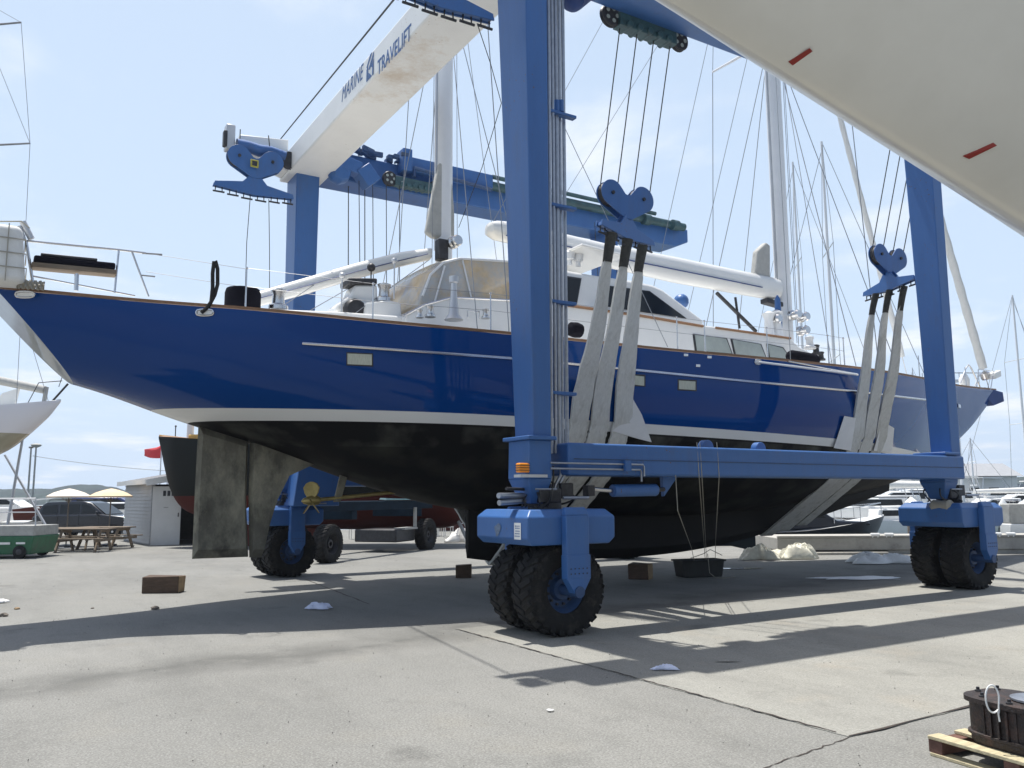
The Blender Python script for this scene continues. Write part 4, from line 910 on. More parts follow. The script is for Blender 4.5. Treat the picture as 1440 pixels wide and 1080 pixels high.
def wheel_unit(cx, cy, out=-1, yaw=0, label=None):
    """the twin-tyred bogie at (cx, cy); out = side of the fork"""
    un = bpy.data.objects.new('wheel_unit', None); COL.objects.link(un); un.parent = hoist; un.location = V((cx, cy, 0))-V(hoist.location)
    r_ = .575; w_ = .43
    for s_ in (-1, 1):
        tyre_part(un, cx, cy+s_*.29, r_-.01, r_, w_, (0, 1, 0))
        rim_part(un, cx, cy+s_*.29, r_-.01, r_, (0, 1, 0), s_)
    b = MB(); b.tube((cx, cy-.3, r_), (cx, cy+.3, r_), .09, n=12); b.build('axle', 'hoist_blue_dull', un)
    # chamfered housing over the tyres
    def oct(x0, x1, z0, z1, c, y, yc): return [(x0+c, y, z0), (x1-c, y, z0), (x1, y, z0+c), (x1, y, z1-c), (x1-c, y, z1), (x0+c, y, z1), (x0, y, z1-c), (x0, y, z0+c)]
    b = MB(); x0, x1, z0, z1 = cx-.66, cx+.66, 1.12, 1.55; y0, y1 = cy-.60, cy+.60
    b.add([(x0+.08, y0, z0), (x1-.08, y0, z0), (x1-.08, y1, z0), (x0+.08, y1, z0),
           (x0, y0-.02, z0+.08), (x1, y0-.02, z0+.08), (x1, y1+.02, z0+.08), (x0, y1+.02, z0+.08),
           (x0, y0-.02, z1-.09), (x1, y0-.02, z1-.09), (x1, y1+.02, z1-.09), (x0, y1+.02, z1-.09),
           (x0+.09, y0+.06, z1), (x1-.09, y0+.06, z1), (x1-.09, y1-.06, z1), (x0+.09, y1-.06, z1)],
          [(3, 2, 1, 0), (12, 13, 14, 15)]+[(4*k+i, 4*k+(i+1) % 4, 4*k+4+(i+1) % 4, 4*k+4+i) for k in range(3) for i in range(4)])
    hs = b.build('housing', 'hoist_blue', un, bevel=.015)
    for s_ in (-1, 1):
        yo = cy+s_*.66; yi = cy+s_*.62; b = MB()
        if s_ > 0: yo, yi = yi, yo
        yo, yi = min(yo, yi)-.07*(s_ < 0), max(yo, yi)+.07*(s_ > 0)
        b.hexa([(cx-.17, yo, .78), (cx+.17, yo, .78), (cx+.17, yi, .78), (cx-.17, yi, .78)], [(cx-.17, yo, 1.48), (cx+.17, yo, 1.48), (cx+.17, yi, 1.48), (cx-.17, yi, 1.48)])
        b.hexa([(cx-.17, yo+.0, 1.48), (cx+.17, yo, 1.48), (cx+.17, yi, 1.48), (cx-.17, yi, 1.48)], [(cx-.15, yo+.05*(s_ < 0), 1.575), (cx+.15, yo+.05*(s_ < 0), 1.575), (cx+.15, yi-.05*(s_ > 0), 1.575), (cx-.15, yi-.05*(s_ > 0), 1.575)])
        b.build('fork', 'hoist_blue', un, bevel=.012)
        b = MB(); ya, yb_ = (yo-.012, yi) if s_ < 0 else (yo, yi+.012)
        b.hexa([(cx-.05, ya, .52), (cx+.05, ya, .52), (cx+.05, yb_, .52), (cx-.05, yb_, .52)], [(cx-.175, ya, .72), (cx+.175, ya, .72), (cx+.175, yb_, .72), (cx-.175, yb_, .72)])
        b.hexa([(cx-.175, ya, .72), (cx+.175, ya, .72), (cx+.175, yb_, .72), (cx-.175, yb_, .72)], [(cx-.175, ya, 1.0), (cx+.175, ya, 1.0), (cx+.175, yb_, 1.0), (cx-.175, yb_, 1.0)])
        b.mi = 1
        for i in range(5):
            for j in range(2):
                xx = cx-.12+.06*i; zz = .78+.06*j; yy = ya if s_ < 0 else yb_; b.tube((xx, yy-.008, zz), (xx, yy+.008, zz), .009, n=6)
        b.build('axle_plate', ['hoist_blue', 'dark_metal'], un, bevel=.003)
        b = MB(); yy = (yo-.03) if s_ < 0 else (yi+.03); b.tube((cx, yy, .56), (cx, cy+s_*.35, .56), .07, n=14); b.build('hub', 'hoist_blue_dull', un, smooth=True)
    b = MB(); b.tube((cx, cy, 1.5), (cx, cy, 1.66), .22, n=20); b.build('swivel', 'dark_metal', un, bevel=.01)
    return un
u1 = wheel_unit(.05, .5)
def rdup(o, parent):
    c = o.copy(); COL.objects.link(c); c.parent = parent
    for ch in o.children: rdup(ch, c)
    return c
for (x, y, rz) in ((9.22, .60, .0), (-.45, 10.3, R(8)), (9.1, 10.25, 0)):
    c = rdup(u1, hoist); c.location = V((x, y, 0))-V(hoist.location); c.rotation_euler = (0, 0, rz)
# sticker and rubbed patch on the near housing
sx = -.64; b = MB(); c = aX(728, 747, -.613); b.box(-.618, -.6135, c.y-.075, c.y+.075, c.z-.10, c.z+.10)
stk = b.build('warning_sticker', 'white_paint', u1)
b = MB()
for dz in (.06, .035, .0, -.03, -.06):
    yy = c.y-.05
    while yy < c.y+.05:
        w_ = random.uniform(.008, .022); b.box(-.6195, -.6182, yy, yy+w_, c.z+dz-.007, c.z+dz+.007); yy += w_+.009
b.build('print', 'letter_blue', stk)
mat('rubbed_paint', (0.12, 0.17, 0.26), .7, var=.4, vs=20)
b = MB(); c = aX(700, 745, -.613); pts = [(-.618, c.y+math.cos(t)*.07*(1+.3*math.sin(3*t)), c.z+math.sin(t)*.085*(1+.25*math.cos(2*t+1))) for t in [i*2*math.pi/20 for i in range(20)]]
b.add(pts, [tuple(range(20))]); b.build('rubbed_patch', 'rubbed_paint', u1)
# beacon and hoses at the near foot
c = aY(735, 658, .24); b = MB(); b.obox(c, (.075, 0, 0), (0, .05, 0), (0, 0, .06)); bc = b.build('warning_lamp', 'orange', hoist, bevel=.015)
b = MB()
for dz in (-.03, .0, .03): b.obox(c+V((0, 0, dz)), (.078, 0, 0), (0, .053, 0), (0, 0, .004))
b.build('ribs', 'dark_metal', bc)
b = MB(); b.obox(c+V((.12, 0, -.1)), (.2, 0, 0), (0, .08, 0), (0, 0, .018)); b.build('lamp_bracket', 'alu', hoist)
for i, (p, q) in enumerate((((701, 697), (737, 697)), ((702, 707), (738, 704)), ((712, 687), (737, 688)))):
    b = MB(); b.tube(aY(*p, .25), aY(*q, .4), .035 if i != 2 else .02, n=12); b.build('hydraulic_ram', 'pipe_metal' if i < 2 else 'dark_metal', hoist, smooth=True)
def hose(pts, r=.014, m='cable'):
    P = [V(p) for p in pts]; Q = []
    for i in range(len(P)-1):
        for k in range(6):
            t = k/6; p0 = P[max(0, i-1)]; p3 = P[min(len(P)-1, i+2)]
            Q.append(.5*((2*P[i])+(P[i+1]-p0)*t+(2*p0-5*P[i]+4*P[i+1]-p3)*t*t+(-p0+3*P[i]-3*P[i+1]+p3)*t**3))
    Q.append(P[-1]); b = MB(); b.path(Q, r, 7); return b
rnd = random.Random(4)
for cx_, cy_ in ((.0, .45), (9.0, .5), (-.4, 10.2)):
    b = MB()
    for k in range(13):
        a0 = V((cx_+rnd.uniform(-.35, .25), cy_+rnd.uniform(-.25, .2), 1.58)); a1 = a0+V((rnd.uniform(-.25, .25), rnd.uniform(-.15, .15), rnd.uniform(.08, .22))); a2 = V((cx_-.05+rnd.uniform(-.15, .15), cy_+rnd.uniform(-.15, .15), 1.95))
        h = hose([a0, a1, a2, a2+V((0, 0, .15))], .013); o_ = len(b.v); b.v += h.v; b.f += [tuple(i+o_ for i in f) for f in h.f]; b.m += h.m
    b.build('hoses', 'cable', hoist, smooth=True)
    b = MB(); b.obox((cx_-.02, cy_-.05, 1.72), (.17, 0, 0), (0, .15, 0), (0, 0, .09)); b.obox((cx_+.3, cy_, 1.78), (.10, 0, 0), (0, .12, 0), (0, 0, .10)); b.build('valve_block', 'dark_metal', hoist, bevel=.015)
    b = MB(); b.tube((cx_+.10, cy_-.3, 1.69), (cx_+.5, cy_-.3, 1.69), .02, n=8); b.tube((cx_-.3, cy_-.28, 1.8), (cx_+.02, cy_-.28, 1.8), .012, n=8); b.build('pipe_stub', 'pipe_metal', hoist, smooth=True)
# right-hand near unit: fabric-wrapped hose bundle on the fork
b = MB(); c = aY(1352, 712, .1); b.lathe(c+V((-.1, .3, 0)), (0, 1, 0), [(-.2, .08), (-.15, .12), (.0, .10), (.15, .12), (.2, .08)], 14); b.build('hose_wrap', 'rope', hoist, smooth=True)
# engine house on the far left foot
b = MB(); p0 = aY(405, 712, 9.6); p1 = aY(474, 655, 9.6); x0, x1, z0, z1 = p0.x-.1, p1.x, p0.z, p1.z
b.prismY([(x0+.15, z0), (x1, z0), (x1, z1-.14), (x1-.16, z1), (x0+.35, z1), (x0+.25, z1-.1)], 9.4, 10.9); b.build('engine_house', 'hoist_blue', hoist, bevel=.02)
b = MB(); b.box(x0+.6, x1-.2, 9.38, 9.396, z1-.75, z1-.70); b.box(x0+.6, x1-.3, 9.38, 9.396, z1-.85, z1-.82); b.build('grille', 'pipe_metal', hoist)
# ------------------------------------------------------------ carriages, wire falls and hook blocks
def carriage(x0, x1, Y, z, name='trolley'):
    b = MB(); b.box(x0+.12, x1-.12, Y-.10, Y+.10, z-.17, z+.06)
    for k in range(5):
        xx = x0+.3+(x1-x0-.6)*k/4; b.tube((xx, Y-.14, z-.12), (xx, Y+.14, z-.12), .06, n=10)
    o = b.build(name, 'beam_green', hoist, bevel=.012)
    for xx in (x0, x1):
        b = MB(); n = 24; b.lathe((xx, Y-.05, z-.02), (0, 1, 0), [(0, .17), (.015, .185), (.05, .165), (.085, .185), (.1, .17)], n)
        w_ = b.build('sheave', 'dark_metal', o, smooth=True)
        b = MB()
        for k in range(5):
            th = 2*math.pi*k/5; b.tube((xx+.1*math.cos(th), Y-.058, z-.02+.1*math.sin(th)), (xx+.1*math.cos(th), Y-.052, z-.02+.1*math.sin(th)), .035, n=10)
        b.build('lightening_holes', 'glass_pale', w_)
    return o
def hook_block(c, yaw, falls_top, label, group='hook blocks hanging from the hoist', sc_=1.0, byaw=0.0, bars=5, fall_x=(-.42, -.14, .14, .42)):
    """two-sheave block: bilobed cheek plates, spreader bar below with shackles; falls_top: z where its wires end"""
    c = V(c); o = thing('hook_block', c, label, 'hook block', group); s = sc_
    # cheek outline (x, z) of two round lobes narrowing to the hook pin
    def lobe(cx_, cz_, r_, a0, a1, n): return [(cx_+r_*math.cos(R(a0+(a1-a0)*i/n)), cz_+r_*math.sin(R(a0+(a1-a0)*i/n))) for i in range(n+1)]
    out = lobe(-.30*s, .32*s, .20*s, 250, 30, 18)[::-1] if False else []
    out = lobe(-.30*s, .32*s, .205*s, 248, 38, 16)+[(-.05*s, .345*s), (0, .33*s), (.05*s, .345*s)]+lobe(.30*s, .32*s, .205*s, 142, -68, 16)+[(.07*s, -.04*s), (-.07*s, -.04*s)]
    for dy in (-.075, .055):
        b = MB(); b.plate([c+V((x, dy*s, z)) for x, z in out], (0, .02*s, 0)); b.build('cheek_plate', 'hoist_blue', o, bevel=.004)
    for sx_ in (-1, 1):
        b = MB(); b.lathe(c+V((sx_*.30*s, -.045*s, .32*s)), (0, 1, 0), [(0, .19*s), (.03*s, .165*s), (.06*s, .165*s), (.09*s, .19*s)], 24); b.build('sheave', 'dark_metal', o, smooth=True)
        b = MB(); b.tube(c+V((sx_*.30*s, -.10*s, .32*s)), c+V((sx_*.30*s, .10*s, .32*s)), .028*s, n=10); b.build('pin', 'dark_metal', o, smooth=True)
    cy_, sy_ = math.cos(byaw), math.sin(byaw)
    def rot(x, y, z): return c+V((x*cy_-y*sy_, x*sy_+y*cy_, z))
    bar = [(-.72, -.30), (-.70, -.22), (-.22, -.14), (-.08, .02), (.08, .02), (.22, -.14), (.70, -.22), (.72, -.30), (.0, -.36)]
    b = MB()
    for dy in (-.06, .035):
        b.hexa([rot(x*s, dy*s, z*s) for x, z in bar], [rot(x*s, (dy+.025)*s, z*s) for x, z in bar])
    b.hexa([rot(x*s, -.034*s, z*s) for x, z in ((-.70, -.29), (-.68, -.24), (0, -.2), (.68, -.24), (.70, -.29), (0, -.345))], [rot(x*s, .034*s, z*s) for x, z in ((-.70, -.29), (-.68, -.24), (0, -.2), (.68, -.24), (.70, -.29), (0, -.345))])
    b.build('spreader_bar', 'hoist_blue', o, bevel=.004)
    for k in range(bars):
        x = (-.62+1.24*k/(bars-1))*s; b = MB(); zz = (-.30-.05*(1-abs(x/.62/s)))*s
        b.path([rot(x-.055*s, 0, zz), rot(x-.06*s, 0, zz-.09*s), rot(x+.06*s, 0, zz-.09*s), rot(x+.055*s, 0, zz)], .012*s, 6)
        b.tube(rot(x-.1*s, 0, zz-.09*s), rot(x+.1*s, 0, zz-.09*s), .017*s, n=8)
        b.build('shackle', 'dark_metal', o)
    if falls_top:
        b = MB()
        for k, fx in enumerate(fall_x):
            b.tube(c+V((fx*s*1.14, 0, .40*s)), V(falls_top)+V(((-.52+.35*k), 0, 0)), .010, n=6)
        b.build('wire_falls', 'cable', o)
    return o
TN = 1.0
ta, tb_ = aY(858, 16, TN), aY(954, 60, TN); carriage(ta.x, tb_.x, TN, (ta.z+tb_.z)/2)
tc_, td = ta.x, tb_.x
h1 = aY(880, 306, 1.45)
hook_block(h1, 0, (ta.x+.72, TN, ta.z-.15), 'blue two-sheave hook block on wires just right of the near hoist leg', byaw=R(17), sc_=1.05)
h2 = aY(1250, 384, 1.55)
t2 = aY(1262, 220, 1.0); zc2 = (ta.z)
hook_block(h2, 0, (h2.x+.28, 1.05, zc2-.15), 'blue hook block holding the bow slings, left of the right hoist leg', byaw=R(74), sc_=1.05)
carriage(h2.x-.35, h2.x+.85, TN, (ta.z+tb_.z)/2)
# overhanging ends: near one at the top edge of the picture, far one with the yellow-ringed number
def over_end(x0, x1, Y, z0, mm_='hoist_blue'):
    b = MB(); b.path([(x0, Y, z0-.02), (x0+.25, Y, z0), (x0+.5, Y, z0-.04), (x0+.75, Y, z0), (x1-.1, Y, z0-.06)], [.15, .13, .14, .12, .12], 12); b.build('cable_guide', mm_, hoist, smooth=True)
    b = MB(); b.lathe((x1, Y-.05, z0-.13), (0, 1, 0), [(0, .20), (.05, .17), (.1, .20)], 24); b.build('sheave', 'dark_metal', hoist, smooth=True)
    b = MB(); b.obox((x0-.15, Y+.05, z0+.12), (.10, 0, 0), (0, .12, 0), (0, 0, .30)); b.build('winch_motor', 'alu', hoist, bevel=.03)
    b = MB(); b.obox((x0-.27, Y-.05, z0+.05), (.04, 0, 0), (0, .08, 0), (0, 0, .18)); b.build('hose_fitting', 'dark_metal', hoist, bevel=.02)
fo = aY(333, 203, 9.75); fo2 = aY(407, 222, 9.75); over_end(fo.x, fo2.x, 9.75, fo.z)
hb3 = aY(358, 249, 9.6)
hk3 = hook_block(hb3, 0, None, 'blue hook block without slings under the white beam end, ringed yellow', sc_=1.22, bars=6)
c = aY(358, 230, 9.44); b = MB(); b.obox(c, (.09, 0, 0), (0, .01, 0), (0, 0, .09)); nb = b.build('number_ring', 'yellow', hk3, bevel=.02)
b = MB(); b.obox(c, (.055, 0, 0), (0, .014, 0), (0, 0, .055)); b.build('number_plate', 'dark_metal', nb)
b = MB()
for dx in (-.35, .35): b.tube(hb3+V((dx, 0, .5)), hb3+V((dx*.9, .15, 1.1)), .012)
b.build('wire_falls', 'cable', hk3)
hb4 = aY(618, -26, .6)
hk4 = hook_block(hb4, 0, None, 'blue hook block without slings at the top edge over the cross beam', sc_=1.12, bars=6)
ov = V((hb4.x, .6, BZ0+.25)); over_end(hb4.x-.55, hb4.x+.5, .6, BZ0+.25)
b = MB()
for dx in (-.35, .35): b.tube(hb4+V((dx, 0, .5)), hb4+V((dx*.9, 0, 1.3)), .012)
b.build('wire_falls', 'cable', hk4)
b = MB(); b.tube(aY(555, 0, .6)+V((0, 0, .02)), aY(395, 195, 9.75), .014, n=6); b.build('winch_cable', 'cable', hoist)
# pennants hanging from the empty blocks
b = MB(); p = aY(352, 276, 9.6); b.path([p, aY(347, 340, 9.6), aY(345, 405, 9.5)], .008, 5); p = aY(378, 280, 9.6); b.path([p, aY(379, 350, 9.6), aY(379, 430, 9.6)], .008, 5); b.build('tag_line', 'rope_dark', hk3)
b = MB(); p = aY(671, 33, .6); b.path([p, aY(690, 90, 1.2), aY(705, 145, 1.7), aY(678, 235, 3.0), aY(645, 320, 4.4)], .006, 5); b.build('tag_line', 'rope_dark', hk4)
# dark motor by the near leg top
b = MB(); c = aY(806, 3, .9); b.sphere(c, .17, 12, .8); b.obox(c+V((.03, 0, .16)), (.22, 0, 0), (0, .15, 0), (0, 0, .12)); b.build('winch_motor', 'navy', hoist, smooth=True)
# gear on the far top beam
b = MB(); z = BZ1-.12
b.path([(4.6, 9.7, z), (11.4, 9.7, z)], .12, 12); b.path([(4.6, 9.62, z+.22), (10.2, 9.62, z+.2)], .06, 8); b.build('drive_shaft', 'beam_green', hoist, smooth=True)
b = MB(); b.box(2.1, 4.6, 9.58, 9.8, z-.1, z+.26); b.box(2.0, 2.25, 9.5, 9.9, z-.15, z+.42); b.build('drive_housing', 'hoist_blue', hoist, bevel=.02)
b = MB(); b.path([(2.3, 9.5, z-.28), (2.3, 9.5, z-.05), (4.5, 9.5, z-.2)], .05, 8); b.build('drive_pipe', 'hoist_blue_dull', hoist, smooth=True)
for px in (880, 905, 945):
    c = aY(px, 303+(px-880)*.2, 9.6); b = MB(); b.lathe(c, (1, 0, 0), [(0, .16), (.22, .16), (.25, .1), (.3, .1)], 14); b.build('shaft_coupling', 'beam_green', hoist, smooth=True)
pa = aY(484, 238, 9.5); b = MB(); b.lathe((pa.x-.1, 9.35, pa.z-.1), (0, 1, 0), [(0, .22), (.1, .26), (.3, .26), (.4, .22)], 8); b.obox((pa.x+.55, 9.5, pa.z-.08), (.15, 0, .13), (0, .2, 0), (-.15, 0, .17)); b.obox((pa.x+.1, 9.5, pa.z+.1), (.3, 0, -.06), (0, .16, 0), (0, 0, .16)); b.build('winch_drum', 'hoist_blue', hoist, bevel=.02)
rnd = random.Random(9); b = MB()
for k in range(26):
    x = pa.x-.4+rnd.uniform(0, 2.2); zz = BZ1+rnd.uniform(-.02, .15); b.obox((x, 9.7+rnd.uniform(-.2, .3), zz), (rnd.uniform(.05, .16), 0, rnd.uniform(-.04, .04)), (0, rnd.uniform(.04, .09), 0), (0, 0, rnd.uniform(.03, .07)))
b.build('winch_gear', 'hoist_blue_dull', hoist, bevel=.01)
carriage(aY(548, 245, 9.6).x, aY(612, 262, 9.6).x, 9.6, BZ0+.18)
for px in (490, 513):
    b = MB(); p = aY(px, 262, 9.6); b.tube(p, (p.x, 9.4, 5.0), .012); b.build('wire_fall', 'cable', hoist)
c0 = aY(580, 262, 9.6)
# far blocks, mostly hidden behind the yacht
for x, lb in ((1.4, 'blue hook block behind the yacht at the far side of its cockpit'), (8.4, 'blue hook block behind the yacht at the far side of its bow')):
    hook_block((x, 9.3, 4.3), 0, (x, 9.55, BZ0+.1), lb, sc_=1.0)
# ------------------------------------------------------------ slings round the hull
def sling(xt, xb, yt, zt, label, wt=.08, wb=.15, under=True, zbend=3.0, wob=0.0, byaw=0, k=0):
    """a wide web strap: from the hook over the side, under the hull and up the far side"""
    P = []; W = []
    zsd = 2.95; off = .045
    ys = CY-YH.half(xb, zsd)-off
    A = V((xt, yt, zt)); B = V((xb, ys, zsd))
    for i in range(14):
        t = i/13; p = A.lerp(B, t); p += V((.03*math.sin(5*t+k), .02*math.sin(3*t*math.pi), 0)); P.append(p); W.append(wt*.45 if t < .10 else wt*.9+(wb-wt*.9)*min(1, (t-.1)*1.4))
    zk = interp(smooth_tab(kb_), xb) if xb > 1.6 else interp(YH.zc, xb)
    env = []; n_ = 60            # the taut strap follows the convex outline of hull and keel
    for i in range(n_+1):
        z = zsd+(zk-.01-zsd)*i/n_; env.append((max(YH.half(xb, z), keel_half(xb, z), .02)+off*.7, z))
    env.append((0.0, zk-.05)); hullp = [env[0]]; i = 0
    while i < len(env)-1:         # gift wrapping outward
        best = i+1
        for j in range(i+1, len(env)):
            ax_, az_ = env[best][0]-env[i][0], env[best][1]-env[i][1]; bx_, bz_ = env[j][0]-env[i][0], env[j][1]-env[i][1]
            if ax_*bz_-az_*bx_ > 1e-9: best = j
        hullp.append(env[best]); i = best
    pts_ = []
    for (y0, z0), (y1, z1) in zip(hullp, hullp[1:]):
        kk = max(1, int(math.hypot(y1-y0, z1-z0)/.15))
        for q in range(kk): pts_.append((y0+(y1-y0)*(q+1)/kk, z0+(z1-z0)*(q+1)/kk))
    for y, z in pts_: P.append(V((xb, CY-y, z))); W.append(wb)
    mir = [V((p.x, 2*CY-p.y, p.z)) for p in reversed(P)]; P2 = P+mir[:-1]; W2 = W+list(reversed(W))[:-1]
    P2 = [p for p in P2 if True]
    th_ = .022; rows = []
    rn = random.Random(k*7+1)
    for i, p in enumerate(P2):
        W2[i] *= rn.uniform(.94, 1.05)
        t = (P2[min(i+1, len(P2)-1)]-P2[max(i-1, 0)]).normalized(); ax = V((1, 0, 0)); ax = (ax-t*ax.dot(t)).normalized(); nr = t.cross(ax); w_ = W2[i]
        cr_ = .022*math.sin(i*.7+k)+rn.uniform(-.012, .012)
        rows.append([p-ax*w_-nr*th_, p-ax*w_*.5-nr*(th_+cr_), p-ax*w_*.0-nr*th_*1.2, p+ax*w_*.5-nr*(th_-cr_), p+ax*w_-nr*th_, p+ax*w_+nr*th_, p-ax*w_+nr*th_, p-ax*w_-nr*th_])
    b = MB(); b.grid(rows); o = b.build('lifting_sling', 'sling', smooth=True)
    tag(o, label, 'sling', 'wide web slings round the hull of the blue yacht')
    b = MB(); rows = []
    for i in range(5):
        t = i/4; p = A.lerp(B, -.03+t*.15); p += V((.03*math.sin(5*(.19*t)+k), .02*math.sin(3*.19*t*math.pi), 0)); w_ = wt*1.12-.02*t; rows.append([p+V((w_*math.cos(q), (.05)*math.sin(q), 0)) for q in [2*math.pi*j/12 for j in range(13)]])
    b.grid(rows); b.build('strap_end', 'sling_dark', o, smooth=True)
    return o
def bar_pt(hc, yaw, x, s): return V((hc.x+x*s*math.cos(yaw), hc.y+x*s*math.sin(yaw), hc.z-.43*s))
def sideX(px, py, z): # x where the pixel meets the hull side
    return YH.surf(px, py, .05).x
lab = ['left web sling of the three just right of the near hoist leg', 'middle web sling of the three just right of the near hoist leg', 'right web sling of the three just right of the near hoist leg']
for k, (bx, pb) in enumerate(((-.42, 817), (-.02, 845), (.40, 876))):
    A = bar_pt(h1, R(17), bx, 1.05); sling(A.x, sideX(pb, 590, 3), A.y, A.z, lab[k], .095, .185, k=k)
lab = ['left web sling of the three at the yacht bow', 'middle web sling of the three at the yacht bow', 'right web sling of the three at the yacht bow']
for k, (bx, pb) in enumerate(((.34, 1205), (.02, 1222), (-.30, 1240))):
    A = bar_pt(h2, R(74), bx, 1.05); A.x += .0; A.y += -.0; sling(A.x+(k-1)*.10, sideX(pb, 615, 3), A.y, A.z, lab[k], .085, .18, k=k+3)
# white chafe pads between slings and hull
def pad(pts, label, kk=0):
    P = [YH.surf(x, y, .055) for x, y in pts]; b = MB(); b.plate(P, (0, -.012, 0)); o = b.build('chafe_pad', 'pad_white', bevel=.004); tag(o, label, 'pad', 'white pads between slings and hull'); return o
pad([(885, 553), (902, 583), (916, 622), (900, 618), (872, 610), (860, 606)], 'white triangular pad hanging on the hull right of the near slings')
pad([(1187, 585), (1203, 588), (1196, 634), (1172, 630)], 'white pad showing on the left of the bow slings')
pad([(1240, 592), (1257, 602), (1254, 636), (1228, 634)], 'white pad showing on the right of the bow slings')
# ------------------------------------------------------------ the white hull overhead, in front of the camera to the right
OY = -6.15
e0, e1 = aY(940, 0, OY), aY(1440, 310, OY)
sl = (e1.z-e0.z)/(e1.x-e0.x)
def kz(x): return e0.z+(x-e0.x)*sl
xA = e0.x-3.2
OT = [(xA, kz(xA)+.35), (e0.x-1.6, kz(e0.x-1.6)+.07), (e0.x-.6, kz(e0.x-.6)+.0), (e0.x+.35, kz(e0.x+.35)-.0), (e0.x+1.3, kz(e0.x+1.3)-.0), (e1.x, e1.z), (e1.x+1.5, kz(e1.x+1.5)-.02), (e1.x+3.5, kz(e1.x+3.5)-.0), (e1.x+6, 1.7), (e1.x+9, 1.2)]
OH = Hull([(xA, .15), (xA+1.5, .75), (xA+3, 1.15), (xA+5, 1.5), (xA+8, 1.85), (e1.x+9, 2.0)],
          [(xA, kz(xA)+1.9), (xA+3, 6.3), (xA+8, 5.9), (e1.x+9, 5.7)], OT, n=1.35, m=1.35, cy=OY)
wy = thing('storage_yacht', (e1.x+3, OY, 0), 'cream-bottomed yacht hull looming overhead at the upper right, close to the viewer', 'yacht')
OH.mesh('hull', 'hull_cream', wy, nx=110)
b = MB(); x0 = e1.x+4.5; b.box(x0, x0+3.2, OY-.22, OY+.22, .05, 2.6); b.build('keel', 'hull_cream', wy, bevel=.08)
for (x, y) in ((x0-1.5, OY-2.6), (x0+3.5, OY-2.6)):
    st_ = thing('boat_stand', (x, y, 0), None, None, 'stands under the cream yacht'); s_ = 1 if y < OY else -1
    b = MB(); b.tube((x, y, 0.02), (x, y+s_*.9, 2.6), .03); b.tube((x-.4, y-.1*s_, .02), (x, y+s_*.5, 1.5), .02); b.tube((x+.4, y-.1*s_, .02), (x, y+s_*.5, 1.5), .02); b.build('frame', 'dark_metal', st_)
    tag(st_, 'steel stand propping the cream yacht, out at the right', 'boat stand')
def on_hull(px, py):
    for i in range(400):       # march the pixel's ray to the hull surface
        t = 1.5+i*.02; d = V(ray(px, py)); p = V(EYE)+d*t
        if p.x > OH.x0 and abs(p.y-OY) < OH.half(p.x, p.z) and interp(OH.zc, p.x) < p.z: return V(EYE)+d*(t-.012)
    return V(EYE)+V(ray(px, py))*4
for q, lb in (([(1108, 86), (1138, 67), (1142, 71), (1114, 91)], 0), ([(1353, 219), (1396, 200), (1401, 204), (1362, 223)], 1)):
    P = [on_hull(*p) for p in q]
    nr = (P[1]-P[0]).cross(P[3]-P[0]).normalized()
    if nr.dot(V(EYE)-P[0]) < 0: nr = -nr
    b = MB(); b.plate([p+nr*.004 for p in P], nr*.003); b.build('tape_mark', 'red_tape', wy)
# ------------------------------------------------------------ small things on the ground
def block(px, py, w_, d, h, rz, label, m=('wood_block', 'wood_end')):
    c = aZ(px, py); b = MB(); b.box(-w_/2, w_/2, -d/2, d/2, 0, h)
    b.v = [(x+random.uniform(-.012, .012), y+random.uniform(-.012, .012), z+(random.uniform(-.012, .01) if z else 0)) for x, y, z in b.v]
    if m[1]: b.m[2] = 0; b.m[5] = 1; b.m[3] = 1
    o = b.build('wood_block', list(m), bevel=.012, origin=(0, 0, 0)); o.location = c; o.rotation_euler = (0, 0, YAW+rz); tag(o, label, 'wood block', 'timber blocks on the yard'); return o
block(230, 833, .66, .34, .30, R(2), 'big dark timber block standing by itself left of the rudder')
block(652, 812, .34, .30, .27, R(4), 'small black timber block just left of the near twin wheels')
block(901, 814, .44, .34, .32, R(-28), 'brown timber block between the near wheels and the black tub')
# black tub on four cords from the side beam
c = aZ(983, 811); tw, td_ = 1.05, .42
tub = thing('plastic_tub', c, 'black plastic tub with cords, under the middle of the near blue beam', 'tub')
b = MB(); b.v = []
o_ = [(-.5, -.22), (.5, -.22), (.5, .22), (-.5, .22)]
b.add([c+V((x*.9, y*.88, .01)) for x, y in o_]+[c+V((x, y, .36)) for x, y in o_]+[c+V((x*.95, y*.9, .36)) for x, y in o_]+[c+V((x*.86, y*.82, .05)) for x, y in o_],
      [(3, 2, 1, 0)]+[(4*k+i, 4*k+(i+1) % 4, 4*k+4+(i+1) % 4, 4*k+4+i) for k in range(3) for i in range(4)]+[(12, 13, 14, 15)])
b.build('tub_body', 'plastic_black', tub, bevel=.012)
b = MB(); b.path([c+V((x*1.03, y*1.05, .35)) for x, y in o_+o_[:1]], .022, 6); b.build('rim', 'plastic_black', tub)
tub.rotation_euler = (0, 0, R(-14))
b = MB()
for px, pb in ((984, 760), (1008, 770), (950, 775), (980, 812)):
    t_ = aY(px, 622 if px != 950 else 667, .19); q = c+V(((px-980)/95, -.2, .37)); b.path([t_, t_+V((0, -.02, -.5)), t_.lerp(q, .8), q], .006, 5)
b.path([c+V((-.45, -.24, .42)), c+V((-.1, -.26, .5)), c+V((.1, -.26, .58)), c+V((.5, -.2, .44))], .008, 5)
b.path([c+V((.0, -.28, .5)), c+V((.02, -.3, .1)), c+V((.04, -.45, .01)), c+V((.1, -.6, .01)), c+V((.5, -.55, .01))], .008, 5)
o = b.build('cord', 'rope'); tag(o, 'thin tan cords hanging from the near blue beam down to the black tub', 'cord')
